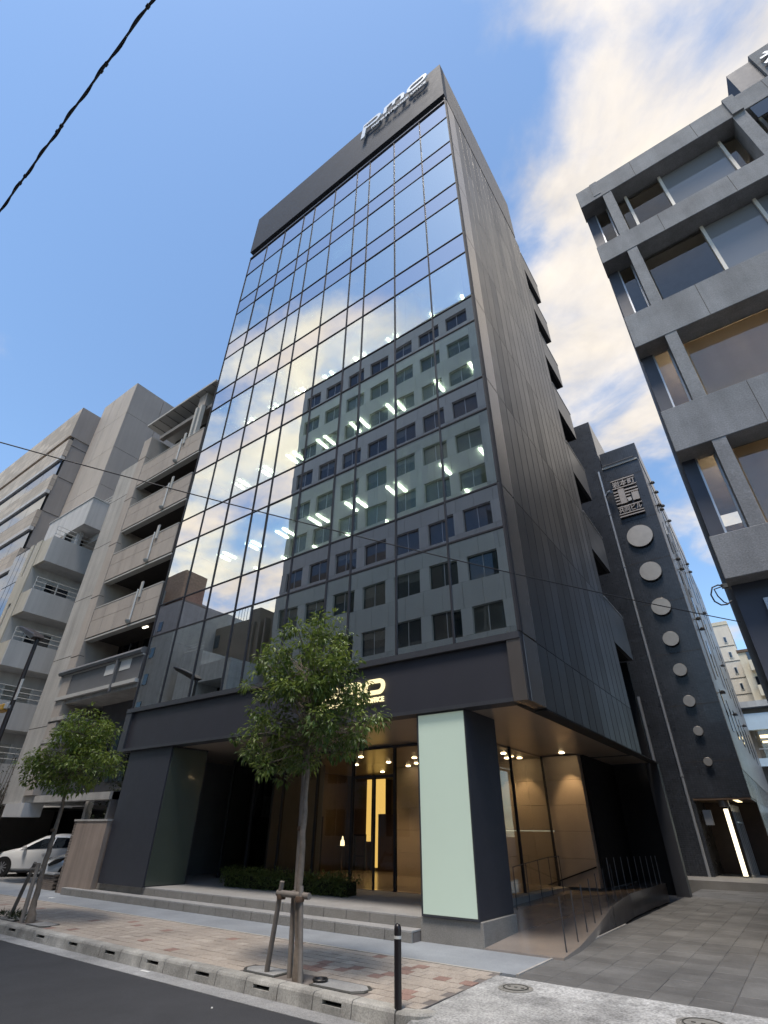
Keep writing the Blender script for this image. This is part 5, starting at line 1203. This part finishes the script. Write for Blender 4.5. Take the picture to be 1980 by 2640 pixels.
def car(label, loc, rz, paint):
    t = thing('parked_car', label, 'car', loc); O_ = Vector(loc); ORG[t] = Vector((0, 0, 0))
    # stations: x, half width, bottom, belt, top half width, top
    st = [(2.22, .55, .30, .58, .50, .60), (2.12, .74, .22, .66, .62, .70), (1.85, .83, .20, .76, .70, .81), (1.35, .87, .19, .86, .74, .93), (.98, .875, .19, .91, .76, 1.00),
          (.55, .88, .19, .93, .66, 1.24), (.15, .88, .19, .945, .60, 1.42), (-.35, .88, .19, .96, .575, 1.485), (-.9, .88, .19, .98, .57, 1.475), (-1.35, .875, .20, 1.00, .565, 1.41), (-1.8, .86, .22, 1.03, .60, 1.25), (-2.1, .82, .30, 1.02, .66, 1.09), (-2.25, .74, .38, .92, .62, .97)]
    b = MB(); rings = []
    def sec(s):
        x, hw, zb, zt, tw, tp = s
        h = [(hw*.86, zb), (hw*.98, zb+.10), (hw, (zb+zt)/2), (hw*.985, zt-.06), (hw*.95, zt), (tw+.035, tp-.07), (tw-.05, tp-.01), (tw*.5, tp+.018), (0, tp+.022)]
        return [(x, y, z) for y, z in h] + [(x, -y, z) for y, z in reversed(h[:-1])]
    for s in st: rings.append(len(b.v)); b.v += sec(s)
    n = 17
    for i in range(len(st)-1):
        for k in range(n):
            k2 = (k+1) % n; b.f.append((rings[i]+k, rings[i]+k2, rings[i+1]+k2, rings[i+1]+k)); b.m.append(0)
    b.f.append(tuple(rings[0]+k for k in range(n))); b.m.append(0); b.f.append(tuple(rings[-1]+k for k in reversed(range(n)))); b.m.append(0)
    part('body', b, paint, t, smooth=True)
    def at(x):
        for a, c in zip(st, st[1:]):
            if a[0] >= x >= c[0]:
                k = (a[0]-x)/(a[0]-c[0]); return [p+(q-p)*k for p, q in zip(a, c)]
    def side(x, s, off=.022):
        q = at(x); y0, z0, y1, z1 = q[1]*.95, q[3], q[4]+.035, q[5]-.07
        return (y0+(y1-y0)*s+off, z0+(z1-z0)*s)
    for sg, nm in ((1, 'window'), (-1, 'window')):
        for xs2, tops_ in (((.95, .75, .45, .15, -.30), (.12, .35, .80, .9, .9)), ((-.36, -.8, -1.2, -1.55), (.9, .9, .86, .45))):
            lo = [side(x, .07) for x in xs2]; hi = [side(x, s) for x, s in zip(xs2, tops_)]
            m_ = MB()
            for i in range(len(xs2)-1):
                m_.face([(xs2[i], sg*lo[i][0], lo[i][1]), (xs2[i+1], sg*lo[i+1][0], lo[i+1][1]), (xs2[i+1], sg*hi[i+1][0], hi[i+1][1]), (xs2[i], sg*hi[i][0], hi[i][1])])
            part(nm, m_, 'dark_glass', t)
        y, z = side(.72, .2)
        part('mirror', MB().tube([(.70, sg*(y-.02), z+.02), (.70, sg*(y+.10), z+.05), (.68, sg*(y+.20), z+.05)], [.03, .085, .06], 10), paint, t, smooth=True)
        for x in (1.42, -1.28):
            part('wheel_arch', MB().disc((x, .33), .37, sg*.80, sg*.884, 24), 'trim_black', t)
            wh = part('tyre', MB().disc((x, .315), .315, sg*.70, sg*.892, 28), 'tyre', t)
            rm_ = MB().disc((x, .315), .205, sg*.86, sg*.898, 24)
            part('rim', rm_, 'trim_black', wh)
            sp = MB()
            for k in range(10):
                a = 2*math.pi*k/10; ca, sa = math.cos(a), math.sin(a); q = [(x+ca*.03-sa*.014, .315+sa*.03+ca*.014), (x+ca*.205-sa*.02, .315+sa*.205+ca*.02), (x+ca*.205+sa*.02, .315+sa*.205-ca*.02), (x+ca*.03+sa*.014, .315+sa*.03-ca*.014)]
                sp.prism(q, 'y', sg*.899, sg*.905)
            sp.disc((x, .315), .05, sg*.899, sg*.908, 16)
            part('spokes', sp, 'rim', wh)
        part('headlight', MB().prism([(1.78, .70), (2.10, .58), (2.14, .66), (1.95, .78), (1.62, .83)], 'y', sg*.70, sg*.862), 'trim_black', t, bevel=.01)
        part('headlight_lens', MB().tube([(2.12, sg*.66, .635), (1.92, sg*.80, .70)], [.055, .06], 10), 'lens', t, smooth=True)
        part('door_handle', MB().box(-.22, -.05, sg*.882, sg*.905, .80, .83), paint, t); part('door_handle', MB().box(-1.15, -.98, sg*.878, sg*.90, .83, .86), paint, t)
    def topz(x): q = at(x); return q[4]-.06, q[5]
    m_ = MB(); xs2 = (.95, .7, .45, .18)
    for i in range(3):
        (a, za), (c, zc) = topz(xs2[i]), topz(xs2[i+1])
        m_.face([(xs2[i], a, za+.006), (xs2[i+1], c, zc+.006), (xs2[i+1], 0, zc+.040), (xs2[i], 0, za+.040)]); m_.face([(xs2[i], -a, za+.006), (xs2[i], 0, za+.040), (xs2[i+1], 0, zc+.040), (xs2[i+1], -c, zc+.006)])
    part('windscreen', m_, 'dark_glass', t)
    part('bumper_grille', MB().prism([(2.02, .30), (2.235, .33), (2.225, .45), (2.02, .47)], 'y', -.46, .46), 'trim_black', t, bevel=.01)
    part('upper_grille', MB().box(2.05, 2.228, -.5, .5, .55, .585), 'trim_black', t)
    part('number_plate', MB().box(2.236, 2.248, -.165, .165, .36, .50), 'paper_white', t)
    part('sill', MB().box(-1.0, 1.05, -.86, .86, .15, .2), 'trim_black', t)
    t.location = loc; t.rotation_euler = (0, 0, rz); ORG[t] = O_
    return t
car('white hatchback car parked side-on under the apartments', (-26.95, 13.0, SW-.01), R(218), 'car_white')
car('silver white car with its nose out between the white car and the wall pier', (-21.75, 12.75, SW-.01), R(250), 'car_silver')

# ================================================================== STREET LAMP, CABLES, SMALL THINGS
t = thing('street_lamp', 'dark slim street lamp with a flat head and a yellow box', 'street lamp', (-19.55, 6.8, SW))
part('pole', MB().tube([(-19.57, 6.8, SW), (-19.56, 6.8, 4), (-19.53, 6.8, 7.25)], [.085, .075, .06], 12), 'lamp_pole', t, smooth=True)
part('collar', MB().lathe([(.08, 0), (.08, .12)], (-19.53, 6.8, 7.2), 12), 'lamp_pole', t)
hd = MB(); hd.prism([(-19.35, 7.32), (-19.55, 7.48), (-20.2, 7.74), (-20.9, 8.0), (-21.15, 8.07), (-21.2, 8.02), (-20.95, 7.86), (-20.3, 7.58), (-19.65, 7.28)], 'y', 6.62, 6.98)
part('lamp_head', hd, 'lamp_pole', t, bevel=.03)
part('lens', MB().prism([(-20.25, 7.556), (-20.95, 7.856), (-20.955, 7.83), (-20.26, 7.53)], 'y', 6.68, 6.92), 'lens', t)
part('strap', MB().lathe([(.082, 0), (.082, .10)], (-19.565, 6.8, 5.05), 12), 'steel', t)
part('control_box', MB().box(-20.45, -19.85, 6.66, 6.94, 5.02, 5.22), 'yellow_box', t, bevel=.02)
part('box_cover', MB().box(-19.845, -19.62, 6.70, 6.90, 5.06, 5.24), 'white_paint', t, bevel=.01)
part('sign_plate', MB().box(-19.51, -19.32, 6.77, 6.79, 5.3, 5.95), 'paper_white', t)
# thick twisted cable along the near side
t = thing('overhead_cable', 'thick twisted black cable high over the near pavement', 'cable', (-5, -.2, 9))
def cz(x): return 9.0 + .0006*(x+4)**2
xs = [-16+.25*i for i in range(90)]
part('carrier', MB().tube([(x, -.17, cz(x)) for x in xs], .011, 8), 'cable', t, smooth=True)
part('bundle', MB().tube([(x, -.17+.016*math.cos(x*9), cz(x)-.02+.012*math.sin(x*9)) for x in [-16+.06*i for i in range(370)]], .0075, 6), 'cable', t, smooth=True)
lp = []
for i in range(90):
    x = -16+.25*i; ph = (x*0.95) % 1.0; lp.append((x, -.17, cz(x)-.035-.045*math.sin(math.pi*ph)))
part('lashing', MB().tube(lp, .0045, 6), 'cable', t, smooth=True)
for x in (-2.75, -2.95, -3.75, -3.85, -4.75, -4.85, -5.7, -5.85): part('clip', MB().tube([(x-.02, -.17, cz(x)-.012), (x+.02, -.17, cz(x)-.012)], .019, 8), 'cable', t)
t = thing('overhead_cable', 'thin black cable sagging across the road before the tower glass', 'cable', (-4, 5, 6))
a, b = Vector((-7.43-3.2, 1.16-4.16, 7.1)), Vector((.13, 10.96, 5.12)); pts = []
for i in range(41):
    k = i/40; p = a.lerp(b, k); p.z -= .50*4*k*(1-k)*.55; pts.append(p)
part('wire', MB().tube(pts, .0085, 6), 'cable', t, smooth=True)
# drooping leads on the pavement wall and litter
single('paper_scrap', MB().box(-18.2, -18.02, 9.05, 9.17, SW+.001, SW+.012), 'paper_white', 'crumpled white paper scrap on the grey pavement', 'litter')
single('gutter_scrap', MB().box(-8.95, -8.75, 6.15, 6.20, .008, .016), 'paper_white', 'torn pale scrap lying in the gutter under the kerb', 'litter')
single('pebble', MB().lathe([(.001, 0), (.014, .006), (.011, .014), (.001, .018)], (-6.55, 5.6, 0), 8), 'paper_white', 'tiny white pebble on the dark road', 'pebble')
